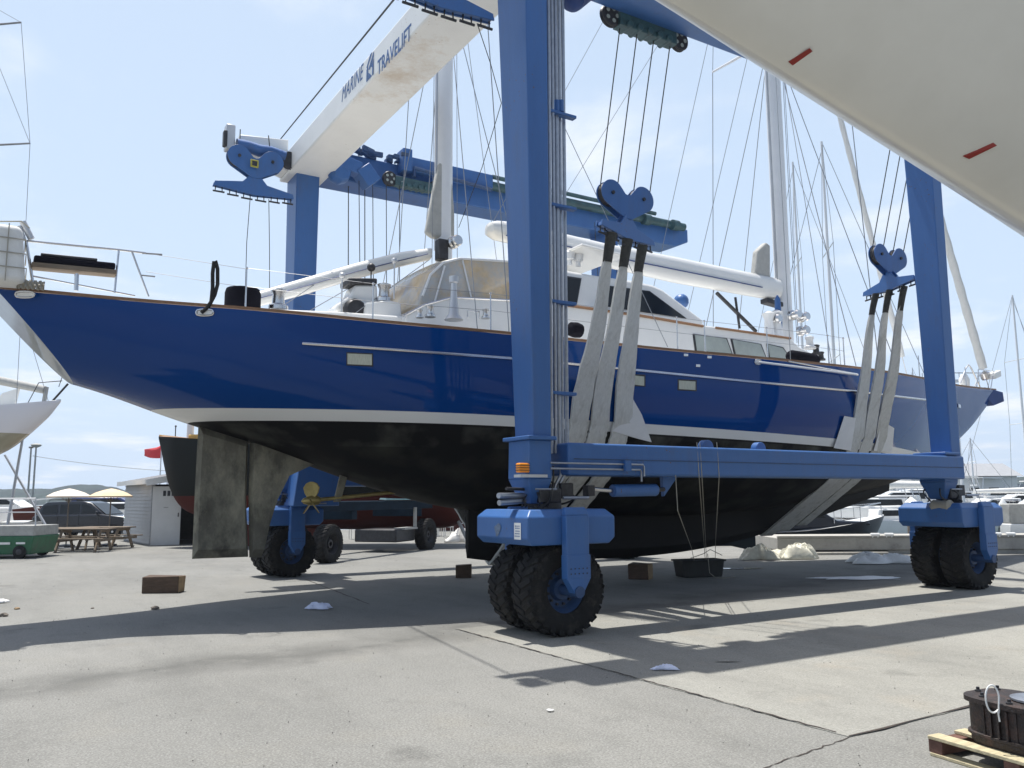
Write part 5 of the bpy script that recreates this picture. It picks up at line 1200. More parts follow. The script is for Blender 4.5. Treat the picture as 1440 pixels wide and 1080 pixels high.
def crumple(px, py, rx, ry, h, m, name, label, cat, n=26, seed=1, rough=.5, grp=None):
    rn = random.Random(seed); c = aZ(px, py); rows = []; ph = [rn.uniform(0, 6) for _ in range(6)]
    for i in range(n+1):
        row = []
        for j in range(n+1):
            u, v = i/n*2-1, j/n*2-1; rr = math.sqrt(u*u+v*v); k = max(0, 1-max(abs(u), abs(v))**4)
            hh = h*k*(.5+.3*math.sin(3.1*u+ph[0]+2*v)*math.sin(2.7*v+ph[1])+.22*abs(math.sin(5*u+ph[2]+2*v))+.12*abs(math.sin(9*v+ph[3]+5*u))+rn.uniform(0, rough*.45))
            ex = 1+.22*math.sin(3*math.atan2(v, u)+ph[4])+.12*math.sin(7*math.atan2(v, u)+ph[5])
            row.append(c+LAT*u*rx*ex+FWD*v*ry*ex+V((0, 0, max(.014, hh+.014))))
        rows.append(row)
    b = MB(); b.grid(rows); o = b.build(name, m, smooth=True, origin=c, solid=.002); tag(o, label, cat, grp); return o
crumple(448, 857, .17, .09, .07, 'rag_blue', 'rag', 'crumpled white rag on the shaded ground left of the near wheels', 'rag', n=16, seed=2, rough=1.3)
crumple(935, 943, .115, .04, .035, 'rag_blue', 'rag', 'flattened bluish rag on the apron in front of the near wheels', 'rag', n=14, seed=5, rough=1.2)
crumple(2, 848, .09, .06, .05, 'sheet_white', 'rag', 'white scrap of cloth on the ground at the left edge', 'rag', n=10, seed=6)
crumple(774, 1001, .025, .02, .006, 'sheet_white', 'paper_scrap', 'tiny white paper scrap on the asphalt below the near wheels', 'paper', n=6, seed=8)
crumple(1066, 787, .45, .28, .34, 'cloth_cream', 'tarpaulin', 'left heap of crumpled cream cloth behind the black tub', 'tarpaulin', seed=11)
crumple(1118, 786, .60, .30, .36, 'cloth_cream', 'tarpaulin', 'right heap of crumpled cream cloth, by the end of the low concrete pier', 'tarpaulin', seed=12)
crumple(1240, 792, .75, .35, .25, 'sheet_white', 'plastic_sheet', 'heap of clear plastic sheeting on the ground left of the right twin wheels', 'plastic sheet', seed=14)
mat('puddle_water', (0.03, 0.03, 0.03), 0.02, var=0)
mat('sheet_bright', (0.86, 0.87, 0.89), 0.5, var=.03)
crumple(1205, 814, .78, .24, .03, 'sheet_bright', 'plastic_sheet', 'flat white sheet lying in the shade before the right twin wheels', 'plastic sheet', n=14, seed=15, rough=.1)
for px, py, rx, ry in ((1040, 800, .55, .13),):
    c = aZ(px, py); b = MB(); vs = [c+LAT*rx*math.cos(t)*(1+.12*math.sin(4*t))+FWD*ry*math.sin(t)*(1+.2*math.sin(3*t))+V((0, 0, .0135+px*1e-6)) for t in [2*math.pi*i/40 for i in range(40)]]; b.add(vs, [tuple(range(40))]); o = b.build('puddle', 'puddle_water', origin=(0, 0, 0)); o['kind'] = 'structure'
crumple(648, 762, .5, .5, .45, 'sheet_white', 'tarpaulin', 'white covered bundle on the ground seen between keel and trailer wheel', 'tarpaulin', seed=16)
for px, py, s, lb in ((218, 857, .06, 'brown stone in the shade before the big timber block'), (130, 856, .025, 'small brown stone at the shadow edge on the left'), (5, 867, .06, 'brown stone at the left edge of the yard'), (24, 857, .04, 'flat yellowish chip of wood near the left edge')):
    c = aZ(px, py); b = MB(); b.sphere(c+V((0, 0, s*.3)), s, 10, .55); b.v = [(x+random.uniform(-.2, .2)*s, y+random.uniform(-.2, .2)*s, z+random.uniform(-.1, .1)*s) for x, y, z in b.v]
    o = b.build('stone', 'stone' if px != 24 else 'wood_end', origin=c); tag(o, lb, 'stone', 'stones on the yard')
# pallet with a rusty machine on it
pl = aZ(1306, 1062); pr2 = aZ(1500, 1122)
dx = (pr2-pl).normalized(); dy = V((-dx.y, dx.x, 0))
pal = thing('pallet', pl, 'weathered wooden pallet on the ground in the lower right corner', 'pallet')
def pbox(b, u0, u1, v0, v1, z0, z1):
    c = pl+dx*(u0+u1)/2+dy*(v0+v1)/2+V((0, 0, (z0+z1)/2)); b.obox(c, dx*(u1-u0)/2, dy*(v1-v0)/2, (0, 0, (z1-z0)/2))
for v in (0.0, .26, .52, .78):
    b = MB(); pbox(b, 0, 1.15, v, v+.11, .105, .128); b.build('top_board', 'pallet_wood', pal, bevel=.004)
for u in (.0, .52, 1.05):
    b = MB(); pbox(b, u, u+.10, 0.005, .885, .0225, .104); b.build('stringer', 'pallet_dark', pal, bevel=.004)
for v in (.0, .4, .78):
    b = MB(); pbox(b, 0.01, 1.14, v, v+.09, .002, .022); b.build('bottom_board', 'pallet_wood', pal, bevel=.003)
mc = aZ(1440, 1050, .129); mc.z = 0
mch = thing('machine_casing', mc+V((0, 0, .129)), 'rusty dark iron machine casing standing on the wooden pallet', 'machine')
b = MB(); n = 28
def ring(rx, ry, z, k=3.2): return [mc+dx*rx*math.copysign(abs(math.cos(t))**(2/k), math.cos(t))+dy*ry*math.copysign(abs(math.sin(t))**(2/k), math.sin(t))+V((0, 0, z)) for t in [2*math.pi*i/n for i in range(n+1)]]
prof = [(.0, 0), (.24, 0), (.25, .02), (.25, .05), (.265, .055), (.265, .07), (.25, .075), (.25, .25), (.275, .255), (.275, .285), (.25, .29), (.0, .30)]
b.grid([ring(max(.002, r*1.12), max(.002, r*.86), .129+z) for r, z in prof]); b.build('casing', 'rust_iron', mch, smooth=True)
b = MB()
for i in range(34):
    t = 2*math.pi*(i+.5)/34; q = mc+dx*.292*math.cos(t)+dy*.226*math.sin(t)+V((0, 0, .29)); b.obox(q, dx*.007, dy*.007, (0, 0, .085))
b.build('cooling_ribs', 'rust_iron', mch)
b = MB()
for i in range(8):
    t = 2*math.pi*(i+.3)/8; q = mc+dx*.26*math.cos(t)+dy*.2*math.sin(t)+V((0, 0, .415)); b.lathe(q, (0, 0, 1), [(0, .02), (.014, .02), (.016, .011), (.032, .011)], 8)
b.lathe(mc+dx*.02+dy*.08+V((0, 0, .425)), (0, 0, 1), [(0, .05), (.02, .05), (.028, .03)], 14); b.build('bolts', 'dark_metal', mch)
b = MB(); b.lathe(mc+dx*.10+V((0, 0, .43)), (0, 0, 1), [(0, .14), (.012, .14), (.018, .12), (.020, .05)], 24); b.build('cover_plate', 'pipe_metal', mch, smooth=True)
q = aD(1400, 1003, (mc-V(EYE)).dot(FWD)-.12); b = MB()
P = []
for i in range(25):
    t = R(-50-300*i/24); P.append(q+LAT*(.042*math.cos(t)-.012)+V((0, 0, .085+.082*math.sin(t))))
P = [q+LAT*.022+V((0, 0, -.05))]+P+[q+LAT*.02+V((0, 0, -.0))]; b.path(P, .0055, 7); o = b.build('cable_tie', 'white_paint', smooth=True); tag(o, 'white plastic cable tie looped upright on the rusty machine', 'cable tie')
# ------------------------------------------------------------ background helpers
def bg(name, label, cat, group=None): return thing(name, (0, 0, 0), label, cat, group)
def put(o, px, D, z=0.0, rz=0.0):
    o.location = cw((px-720)/F*D*.993, D, z); o.rotation_euler = (0, 0, YAW+rz); return o
def simple_hull(L_, B, h0, h1, zc0=.0, n=1.9, m=2.2, deck=True):
    """bow towards +x"""
    return Hull([(-L_/2, B*.38), (-L_*.25, B*.47), (0, B*.5), (L_*.25, B*.38), (L_*.42, B*.13), (L_/2, .02)], [(-L_/2, h0), (0, h0*.96), (L_/2, h1)],
                [(-L_/2, zc0+h0*.25), (-L_*.3, zc0), (L_*.2, zc0), (L_*.38, zc0+h0*.3), (L_/2, h1*.97)], n=n, m=m, cy=0)
# shed
D0 = aZ(211, 767); Dl = aZ(174, 760)
sh_ = thing('shed', D0, 'small grey clapboard shed with a white door, left of the big rudder', 'shed')
ax = (Dl-D0); Ls = ax.length; ax.normalize(); ay = V((-ax.y, ax.x, 0));
if ay.dot(LAT) < 0: ay = -ay
def fr(u, v, z): return D0+ax*u+ay*v+V((0, 0, z))
fy_ = LAT*.94+FWD*.34
HH = 2.35
def wallp(b, p, q, h0, h1, t, d): b.hexa([p, q, q+d*t, p+d*t], [p+V((0, 0, h0)), q+V((0, 0, h1)), q+d*t+V((0, 0, h1)), p+d*t+V((0, 0, h0))])
Wd = 3.6; A0, A1 = D0, D0+ax*Ls; B0, B1 = D0+fy_*Wd, A1+fy_*Wd
b = MB(); wallp(b, A0, A1, HH, HH, .08, fy_); b.build('side_wall', 'siding', sh_)
b = MB()
for k in range(17):
    z = .06+k*.135; p0, p1 = A0-fy_*.02+V((0, 0, z)), A1-fy_*.02+V((0, 0, z)); b.hexa([p0-fy_*.035, p1-fy_*.035, p1, p0], [p0-fy_*.0+V((0, 0, .133)), p1+V((0, 0, .133)), p1+fy_*.012+V((0, 0, .133)), p0+fy_*.012+V((0, 0, .133))])
b.build('clapboards', 'siding', sh_)
b = MB(); wallp(b, B0, B1, HH, HH, .08, -fy_); wallp(b, A1, B1, HH, HH, .08, -ax); b.build('back_wall', 'inside', sh_)
nf = -ax
b = MB(); q0 = A0+fy_*1.12; b.hexa([q0, B0, B0-ax*-.08, q0-ax*-.08], [q0+V((0, 0, .0+HH)), B0+V((0, 0, HH)), B0+ax*.08+V((0, 0, HH)), q0+ax*.08+V((0, 0, HH))]) if False else None
bb = MB(); pA = A0+nf*.02; bb.hexa([pA, pA+fy_*1.02, pA+fy_*1.02+ax*.05, pA+ax*.05], [p+V((0, 0, 2.2)) for p in (pA, pA+fy_*1.02, pA+fy_*1.02+ax*.05, pA+ax*.05)]); dr_ = bb.build('door', 'shed_white', sh_, bevel=.01)
bb = MB(); pb_ = pA+fy_*.3-ax*.012
for k, w_ in enumerate((.10, .10, .10)): q = pb_+fy_*(.06+k*.15)+V((0, 0, 1.83)); bb.hexa([q, q+fy_*w_, q+fy_*w_+ax*.004, q+ax*.004], [p+V((0, 0, .2)) for p in (q, q+fy_*w_, q+fy_*w_+ax*.004, q+ax*.004)])
q = pb_+fy_*.1+V((0, 0, 1.4)); bb.hexa([q, q+fy_*.16, q+fy_*.16+ax*.004, q+ax*.004], [p+V((0, 0, .012)) for p in (q, q+fy_*.16, q+fy_*.16+ax*.004, q+ax*.004)])
bb.build('number_plate', 'dark_metal', dr_)
bb = MB(); bb.tube(pA+fy_*.92-ax*.04+V((0, 0, 1.05)), pA+fy_*.92-ax*.04+V((0, 0, 1.2)), .02); bb.build('handle', 'dark_metal', dr_)
bb = MB(); q1 = A0+fy_*2.9; wallp(bb, q1, B0, HH, HH, .08, ax)
q = A0+fy_*1.0; bb.hexa([q, q1, q1+ax*.08, q+ax*.08], [p+V((0, 0, .25)) for p in (q, q1, q1+ax*.08, q+ax*.08)]); 
bb.v = [(v if i < 8 else (v[0], v[1], v[2]+2.1)) for i, v in enumerate(bb.v)]; bb.build('front_wall', 'shed_white', sh_)
bb = MB(); e_ = .3; r0_, r1_ = A0-fy_*e_+nf*e_, A1-fy_*e_+ax*e_; mid0, mid1 = A0+fy_*Wd/2+nf*e_, A1+fy_*Wd/2+ax*e_; s0_, s1_ = B0+fy_*e_+nf*e_, B1+fy_*e_+ax*e_
Z1, Z2 = V((0, 0, HH+.02)), V((0, 0, HH+.42))
bb.hexa([r0_+Z1, r1_+Z1, mid1+Z2, mid0+Z2], [r0_+Z1+V((0, 0, .07)), r1_+Z1+V((0, 0, .07)), mid1+Z2+V((0, 0, .07)), mid0+Z2+V((0, 0, .07))])
bb.hexa([mid0+Z2, mid1+Z2, s1_+Z1, s0_+Z1], [mid0+Z2+V((0, 0, .07)), mid1+Z2+V((0, 0, .07)), s1_+Z1+V((0, 0, .07)), s0_+Z1+V((0, 0, .07))]); bb.build('roof', 'roofing', sh_)
bb = MB(); f0_ = V((0, 0, .16)); bb.hexa([r0_+nf*.01+Z1-f0_, mid0+nf*.01+Z2-f0_, mid0+nf*.04+Z2-f0_, r0_+nf*.04+Z1-f0_], [r0_+nf*.01+Z1+f0_*.5, mid0+nf*.01+Z2+f0_*.5, mid0+nf*.04+Z2+f0_*.5, r0_+nf*.04+Z1+f0_*.5])
bb.hexa([r0_-fy_*.03+Z1-f0_*.6, r1_-fy_*.03+Z1-f0_*.6, r1_+Z1-f0_*.6, r0_+Z1-f0_*.6], [r0_-fy_*.03+Z1+f0_*.5, r1_-fy_*.03+Z1+f0_*.5, r1_+Z1+f0_*.5, r0_+Z1+f0_*.5]); bb.build('fascia', 'shed_white', sh_)
# dark schooner behind the rudder
dk = bg('dark_sailing_boat', 'black-hulled boat with red bottom standing behind the big rudder', 'boat')
DL = 15.0; dh = Hull([(-3.9, 1.2), (-3, 1.75), (1, 1.9), (4.5, 1.5), (6.6, .7), (DL/2, .03)], [(-3.9, 3.4), (0, 3.35), (DL/2, 4.0)], [(-3.9, .85), (-3, .62), (1, .6), (4, .8), (6.2, 1.2), (6.95, 2.0), (DL/2, 3.9)], n=1.9, m=2.2, cy=0)
dm = mat('dark_boat_paint', (0.02, 0.022, 0.022), .6, spec=.15)
nt = dm.node_tree; N = nt.nodes; L = nt.links; bs_ = N['Principled BSDF']; tcn = N.new('ShaderNodeTexCoord'); spn = N.new('ShaderNodeSeparateXYZ'); L.new(tcn.outputs['Object'], spn.inputs[0])
lt = N.new('ShaderNodeMath'); lt.operation = 'LESS_THAN'; L.new(spn.outputs[2], lt.inputs[0]); lt.inputs[1].default_value = 1.82
mxn = N.new('ShaderNodeMix'); mxn.data_type = 'RGBA'; L.new(lt.outputs[0], mxn.inputs[0]); mxn.inputs[6].default_value = (.006, .008, .008, 1); mxn.inputs[7].default_value = (.07, .012, .009, 1)
for l in list(bs_.inputs['Base Color'].links): L.remove(l)
L.new(mxn.outputs[2], bs_.inputs['Base Color'])
dh.mesh('hull', 'dark_boat_paint', dk, nx=70, deckm='teak')
b = MB(); b.path([(x, -interp(dh.b, x), interp(dh.zs, x)+.03) for x in [-3.9+11.4*i/30 for i in range(31)]], .05, 6); b.build('rail', 'gold', dk)
b = MB(); b.box(5.3, 6.3, -.35, .35, 3.7, 4.05); b.build('deck_house', 'gold', dk, bevel=.05)
b = MB(); b.tube((6.35, 0, 3.6), (6.35, 0, 6.3), .13, .11, 12); b.build('mast', 'spar_white', dk, smooth=True)
b = MB()
for k in range(6): x = 7.1-k*.55; b.tube((x, -.5-.12*k, 3.8), (x, -.5-.12*k, 4.4), .02); b.sphere((x, -.5-.12*k, 4.42), .045, 6)
b.build('stanchion_posts', 'dark_metal', dk)
b = MB(); b.box(1.5, 4.2, -.13, .13, .02, .8); b.build('keel', 'red_bottom', dk)
put(dk, 225+7.4*F/31, 31, 0, math.pi)
# low trailer under that boat: blue frame and rubber wheels
mat('trailer_blue_shaded', (0.007, 0.018, 0.032), .85, var=.3, spec=.15)  # frame blue darkened to near black: the dark boat's shade put into the colour
tr = bg('boat_trailer', 'low blue boat trailer with black tyres, seen under the yacht stern', 'trailer')
b = MB(); b.box(-4.8, 2.3, -.12, .12, 1.35, 1.62); b.box(-4.8, 2.3, 1.4, 1.64, 1.35, 1.62); b.box(-3.0, -2.7, -.1, 1.6, 1.1, 1.35); b.box(1.2, 1.5, -.1, 1.6, 1.1, 1.35); b.build('frame', 'trailer_blue_shaded', tr, bevel=.02)
b = MB(); b.hexa([(-1.1, -.16, 1.64), (1.2, -.16, 1.64), (.9, .2, 1.66), (-.9, .2, 1.66)], [(-1.0, -.1, 1.70), (.7, -.1, 1.68), (.6, .2, 1.68), (-.8, .2, 1.71)]); b.build('guard', 'beam_green', tr)
b = MB(); b.box(-.3, 1.0, -.1, 1.4, .32, .72); b.build('engine_box', 'dark_metal', tr, bevel=.04)
b = MB(); b.tube((.9, -.15, .75), (.9, -.15, 1.4), .06); b.box(.1, 1.0, -.2, .2, .70, .76); b.build('jack_leg', 'grey_board', tr)
wt_ = None
for x in (1.6, -4.4):
    wq = bpy.data.objects.new('wheel', None); COL.objects.link(wq); wq.parent = tr
    tyre_part(wq, x, -.2, .50, .52, .36, (0, 1, 0)); rim_part(wq, x, -.2, .50, .52, (0, 1, 0), -1, 'dark_metal')
tr.location = cw(-3.1, 28.6)-(LAT*math.cos(R(70))+FWD*math.sin(R(70)))*1.6; tr.rotation_euler = (0, 0, YAW+R(70))
# ------------------------------------------------------------ left background
wb_ = bg('white_sailboat', 'white sailing boat on stands at the left edge, its bow pointing right', 'sailboat')
LB = 11.0; wh_ = Hull([(-LB/2, 1.2), (-2, 1.7), (1, 1.75), (3.5, 1.1), (5.0, .4), (LB/2, .03)], [(-LB/2, 4.5), (0, 4.4), (3.5, 4.65), (LB/2, 4.95)], [(-LB/2, 3.6), (-3, 2.7), (1, 2.5), (3.6, 3.2), (5.0, 4.3), (LB/2, 4.9)], n=1.8, m=2.0, cy=0)
wm2 = mat('white_boat_paint', (0.75, 0.74, 0.78), .25, coat=.4)
nt = wm2.node_tree; N = nt.nodes; L = nt.links; bs_ = N['Principled BSDF']; tcn = N.new('ShaderNodeTexCoord'); spn = N.new('ShaderNodeSeparateXYZ'); L.new(tcn.outputs['Object'], spn.inputs[0])
lt = N.new('ShaderNodeMath'); lt.operation = 'LESS_THAN'; L.new(spn.outputs[2], lt.inputs[0]); lt.inputs[1].default_value = 3.85
mxn = N.new('ShaderNodeMix'); mxn.data_type = 'RGBA'; L.new(lt.outputs[0], mxn.inputs[0]); mxn.inputs[6].default_value = (.75, .74, .78, 1); mxn.inputs[7].default_value = (.36, .33, .24, 1)
for l in list(bs_.inputs['Base Color'].links): L.remove(l)
L.new(mxn.outputs[2], bs_.inputs['Base Color'])
wh_.mesh('hull', 'white_boat_paint', wb_, nx=50)
b = MB(); b.hexa([(1.6, -.09, .25), (2.9, -.09, .25), (2.9, .09, .25), (1.6, .09, .25)], [(1.6, -.16, 2.9), (3.3, -.16, 3.3), (3.3, .16, 3.3), (1.6, .16, 2.9)]); b.build('keel', 'transom_paint', wb_)
b = MB(); b.tube((1.9, 0, 4.4), (1.9, 0, 19), .09, .06, 12); b.build('mast', 'spar_white', wb_, smooth=True)
b = MB(); b.tube((-1.2, 0, 6.6), (4.95, 0, 5.3), .17, .13, 12); b.tube((4.95, 0, 4.9), (5.0, 0, 5.4), .07); b.build('boom', 'canvas_grey', wb_, smooth=True)
b = MB(); P = [(3.2, 4.75), (4.0, 4.8), (4.1, 5.35), (3.6, 5.2)]; b.prismY(P, -.06, .06); b.build('headsail_bag', 'gel_white', wb_)
b = MB(); b.tube((5.2, 0, 4.9), (5.7, 0, 5.5), .035); b.path([(4.6, -.3, 4.85), (4.9, -.3, 5.5), (5.5, 0, 5.6)], .015, 6); b.tube((5.4, 0, 5.4), (5.55, 0, 5.95), .012); b.build('bow_fitting', 'dark_metal', wb_)
zs1, zs2 = aD(48, 205, 27.5).z, aD(37, 36, 27.5).z; xs1, xs2 = 3.98, 3.36
for z, xt_ in ((zs1, xs1), (zs2, xs2)):
    for s_ in (-1, 1): b = MB(); b.path([(1.9, .0, z), (1.9+s_*(xt_-1.9), -.2*s_, z)], [.04, .03], 6); b.build('spreader', 'wire', wb_)
b = MB()
for p, q in (((4.4, -.6, 4.6), (xs1, -.2, zs1)), ((xs1, -.2, zs1), (xs2, -.2, zs2)), ((xs2, -.2, zs2), (2.0, 0, 19)), ((xs1, -.2, zs1), (1.9, 0, zs2)), ((5.2, -.2, 4.9), (1.9, 0, zs1))): b.tube(p, q, .009, n=5)
b.build('rigging', 'wire', wb_)
put(wb_, 75-5.5*F/27.5, 27.5, 0, 0)
# stands of that boat
for k, (x0, y0, x1, y1, lb) in enumerate(((7, 640, 83, 772, 'long grey prop leaning to the right under the white sailboat'), (40, 570, 4, 735, 'thin grey prop leaning left under the white sailboat bow'))):
    b = MB(); q = aZ(x1, y1 if y1 > 740 else 776); D = (q-V(EYE)).dot(FWD); p = aD(x0, y0, D+.3); b.tube(q, p, .05, .04, 8); b.obox(q+V((0, 0, .03)), (.15, 0, 0), (0, .15, 0), (0, 0, .028)); o = b.build('boat_prop', 'alu'); tag(o, lb, 'prop')
# green wheeled bin with boards on it
gb = bg('green_skip', 'green wheeled waste skip with grey upper boards at the left edge', 'skip')
b = MB(); b.hexa([(-1.2, 0, .12), (1.15, 0, .12), (1.15, 1.3, .12), (-1.2, 1.3, .12)], [(-1.3, -.05, .66), (1.25, -.05, .66), (1.25, 1.4, .66), (-1.3, 1.4, .66)]); b.build('body', 'green_bin', gb, bevel=.03)
b = MB(); b.box(-1.3, 1.22, -.02, 1.36, .665, .96); b.build('upper_boards', 'grey_board', gb, bevel=.01)
b = MB(); rn = random.Random(3)
for x, w_ in ((-.25, .28), (.1, .1), (.25, .32), (.75, .26)): b.box(x, x+w_, -.06, -.04, .42+rn.uniform(-.02, .02), .48)
b.box(-.2, .12, -.055, -.03, .34, .38); b.build('lettering', 'sheet_white', gb)
for x in (.85, -.95):
    for y in (.05, 1.25):
        b = MB(); b.lathe((x, y-.12, .20), (0, 1, 0), [(0, .15), (.02, .19), (.12, .19), (.14, .15)], 20); wq = b.build('wheel', 'rubber', gb, smooth=True)
        b = MB(); b.lathe((x, y-.14, .20), (0, 1, 0), [(0, .04), (.02, .09), (.03, .09)], 12); b.build('hub', 'dark_metal', wq)
b = MB(); b.path([(-1.0, .1, .96), (-1.0, .1, 1.75), (1.15, .1, 1.75), (1.2, .1, .96)], .025, 6); b.path([(-1.0, .1, 1.35), (1.2, .1, 1.35)], .02, 6); b.build('frame_rail', 'alu', gb)
put(gb, 52-1.25*F/25.2, 25.2)
# small motor boats and cars in the far left yard
def motor_boat(L_, label, hm='gel_white', cm='gel_white', wn='glass_dark', tower=False, group='boats in the background', hcol2=None):
    o = bg('motor_boat', label, 'motor boat', group); s = L_/8
    h = Hull([(-4*s, 1.15*s), (-2*s, 1.3*s), (.5*s, 1.3*s), (2.6*s, .9*s), (3.6*s, .35*s), (4*s, .02)], [(-4*s, 1.1*s), (0, 1.15*s), (4*s, 1.65*s)], [(-4*s, -.2*s), (0, -.25*s), (2.6*s, .1*s), (3.5*s, .8*s), (4*s, 1.6*s)], n=1.8, m=1.8, cy=0)
    h.mesh('hull', hm, o, nx=30)
    b = MB(); b.prismY([(-2.2*s, 1.1*s), (-2.0*s, 2.1*s), (.6*s, 2.1*s), (1.6*s, 1.5*s), (2.9*s, 1.45*s), (3.0*s, 1.3*s)], -.85*s, .85*s); cb_ = b.build('cabin', cm, o, bevel=.08*s)
    b = MB(); b.prismY([(-1.8*s, 1.62*s), (-1.7*s, 2.0*s), (.45*s, 2.0*s), (1.1*s, 1.62*s)], -.87*s, .87*s); b.build('window', wn, cb_)
    b = MB(); b.path([(3.9*s, 0, 2.15*s), (2.6*s, -.7*s, 2.0*s), (1.2*s, -.95*s, 1.9*s)], .02*s, 5); b.path([(3.9*s, 0, 2.15*s), (2.6*s, .7*s, 2.0*s), (1.2*s, .95*s, 1.9*s)], .02*s, 5)
    for x, y in ((3.9, 0), (2.6, -.7), (1.4, -.92), (2.6, .7)): b.tube((x*s, y*s, 1.4*s), (x*s, y*s, 2.05*s), .015*s, n=5)
    if tower:
        for y in (-.8, .8): b.path([(-2.6*s, y*s, 1.2*s), (-2.2*s, y*s*.8, 3.0*s), (-.4*s, y*s*.8, 3.0*s), (0, y*s, 2.1*s)], .03*s, 6)
        b.path([(-2.2*s, -.64*s, 3.0*s), (-2.2*s, .64*s, 3.0*s)], .03*s, 6)
    b.build('rail', 'steel', o)
    if tower: b = MB(); b.box(-2.3*s, -.3*s, -.75*s, .75*s, 3.03*s, 3.10*s); b.build('hardtop', cm, o)
    return o
put(motor_boat(5, 'small red and white motor boat behind the green skip', 'red_bottom'), 10, 40, .5, 0)
o = put(motor_boat(4.2, 'white motor boat with dark outboard beside the parked dark car', 'gel_white'), -32, 31, .35, R(180))
b = MB()
# parked estate car
car = bg('parked_car', 'dark blue-grey estate car parked behind the picnic tables', 'car')
b = MB(); body = [(-2.35, .42), (-2.42, .75), (-2.36, 1.02), (-2.2, 1.12), (.85, 1.14), (2.0, 1.02), (2.35, .85), (2.42, .6), (2.36, .38), (1.95, .30), (-1.9, .30)]
b.prismY(body, -.92, .92); b.build('body', 'car_paint', car, bevel=.07, seg=3)
b = MB(); gh = [(-2.2, 1.10), (-2.02, 1.55), (-1.78, 1.70), (-.1, 1.74), (.3, 1.66), (1.05, 1.10)]
b.hexa([(x, -.86+.12*(z-1.1)/.6, z) for x, z in gh], [(x, .86-.12*(z-1.1)/.6, z) for x, z in gh]); b.build('cabin', 'car_paint', car, bevel=.05, seg=3)
for q in ([(-1.98, 1.18), (-1.88, 1.52), (-1.25, 1.58), (-1.2, 1.18)], [(-1.1, 1.18), (-1.12, 1.59), (-.22, 1.60), (-.18, 1.18)], [(-.08, 1.18), (-.12, 1.60), (.22, 1.56), (.78, 1.18)]):
    b = MB(); b.hexa([(x, -.872+.12*(z-1.1)/.6, z) for x, z in q], [(x, -.83+.12*(z-1.1)/.6, z) for x, z in q]); b.build('window', 'glass_dark', car)
b = MB(); b.hexa([(.34, -.70, 1.62), (1.04, -.80, 1.13), (1.04, .80, 1.13), (.34, .70, 1.62)], [(.38, -.70, 1.635), (1.08, -.80, 1.145), (1.08, .80, 1.145), (.38, .70, 1.635)]); b.build('windscreen', 'glass_dark', car)
b = MB()
for y in (-.68, .68): b.path([(-1.75, y, 1.74), (-1.7, y, 1.80), (-.2, y, 1.83), (-.05, y, 1.76)], .022, 6)
for x in (-1.3, -.4): b.tube((x, -.68, 1.80), (x, .68, 1.80), .02)
b.build('roof_rack', 'dark_metal', car)
for x in (-1.5, 1.5):
    for y in (-.86, .86):
        s_ = 1 if y > 0 else -1
        b = MB(); b.lathe((x, y-.11, .35), (0, 1, 0), [(0, .22), (.02, .34), (.2, .34), (.22, .22)], 28); wq = b.build('wheel', 'rubber', car, smooth=True)
        b = MB(); b.lathe((x, y+s_*.07, .35), (0, s_, 0), [(0, .21), (.03, .22), (.035, .17), (.02, .06), (.05, .05)], 24); b.build('rim', 'alu', wq, smooth=True)
        b = MB(); b.lathe((x, y-.07*s_ if False else y-.10, .35), (0, 1, 0), [(0, .40), (.20, .40)], 28); 
for y, n_ in ((-.97, 'door_mirror'), (.97, 'door_mirror')):
    b = MB(); b.obox((.72, y, 1.2), (.06, 0, 0), (0, .09, 0), (0, 0, .07)); b.build(n_, 'car_paint', car, bevel=.03)
b = MB(); b.box(2.26, 2.40, -.85, -.55, .72, .86); b.build('headlight', 'glass_lamp', car, bevel=.03)
b = MB(); b.box(2.26, 2.40, .55, .85, .72, .86); b.build('headlight', 'glass_lamp', car, bevel=.03)
for x in (-.15, -1.15, .8):
    b = MB(); b.box(x, x+.012, -.932, -.918, .45, 1.12); b.build('door_gap', 'black', car)
b = MB(); b.box(-2.3, 2.3, -.935, -.925, .62, .66); b.build('side_trim', 'dark_metal', car)
put(car, 132, 38.0, 0, R(-3)); car.scale = (.95,)*3
# picnic tables
pt = bg('picnic_table', 'wooden picnic table nearest the green skip, before the parked car', 'picnic table', 'picnic tables in front of the parked car')
b = MB()
for k in range(5): b.box(-.9, .9, -.38+k*.155, -.24+k*.155, .72, .76)
b.build('table_top', 'plank', pt)
for y in (-.80, .62):
    b = MB(); b.box(-.9, .9, y, y+.1, .42, .455); b.box(-.9, .9, y+.11, y+.2, .42, .455); b.build('bench', 'plank', pt)
for x in (-.65, .6):
    b = MB()
    for s_ in (-1, 1): b.hexa([(x, s_*.72, 0), (x+.05, s_*.72, 0), (x+.05, s_*.60, 0), (x, s_*.60, 0)], [(x, s_*.30, .715), (x+.05, s_*.30, .715), (x+.05, s_*.18, .715), (x, s_*.18, .715)])
    b.box(x+.052, x+.09, -.8, .8, .33, .415); b.box(x+.052, x+.09, -.36, .36, .63, .715); b.build('leg_frame', 'plank', pt)
put(pt, 104, 29.6, 0, R(12)); o = dup(pt, label='wooden picnic table in the middle of the row before the parked car'); put(o, 122, 28.6, 0, R(4)); o = dup(pt, label='wooden picnic table nearest the grey shed'); put(o, 152, 30.2, 0, R(-8))
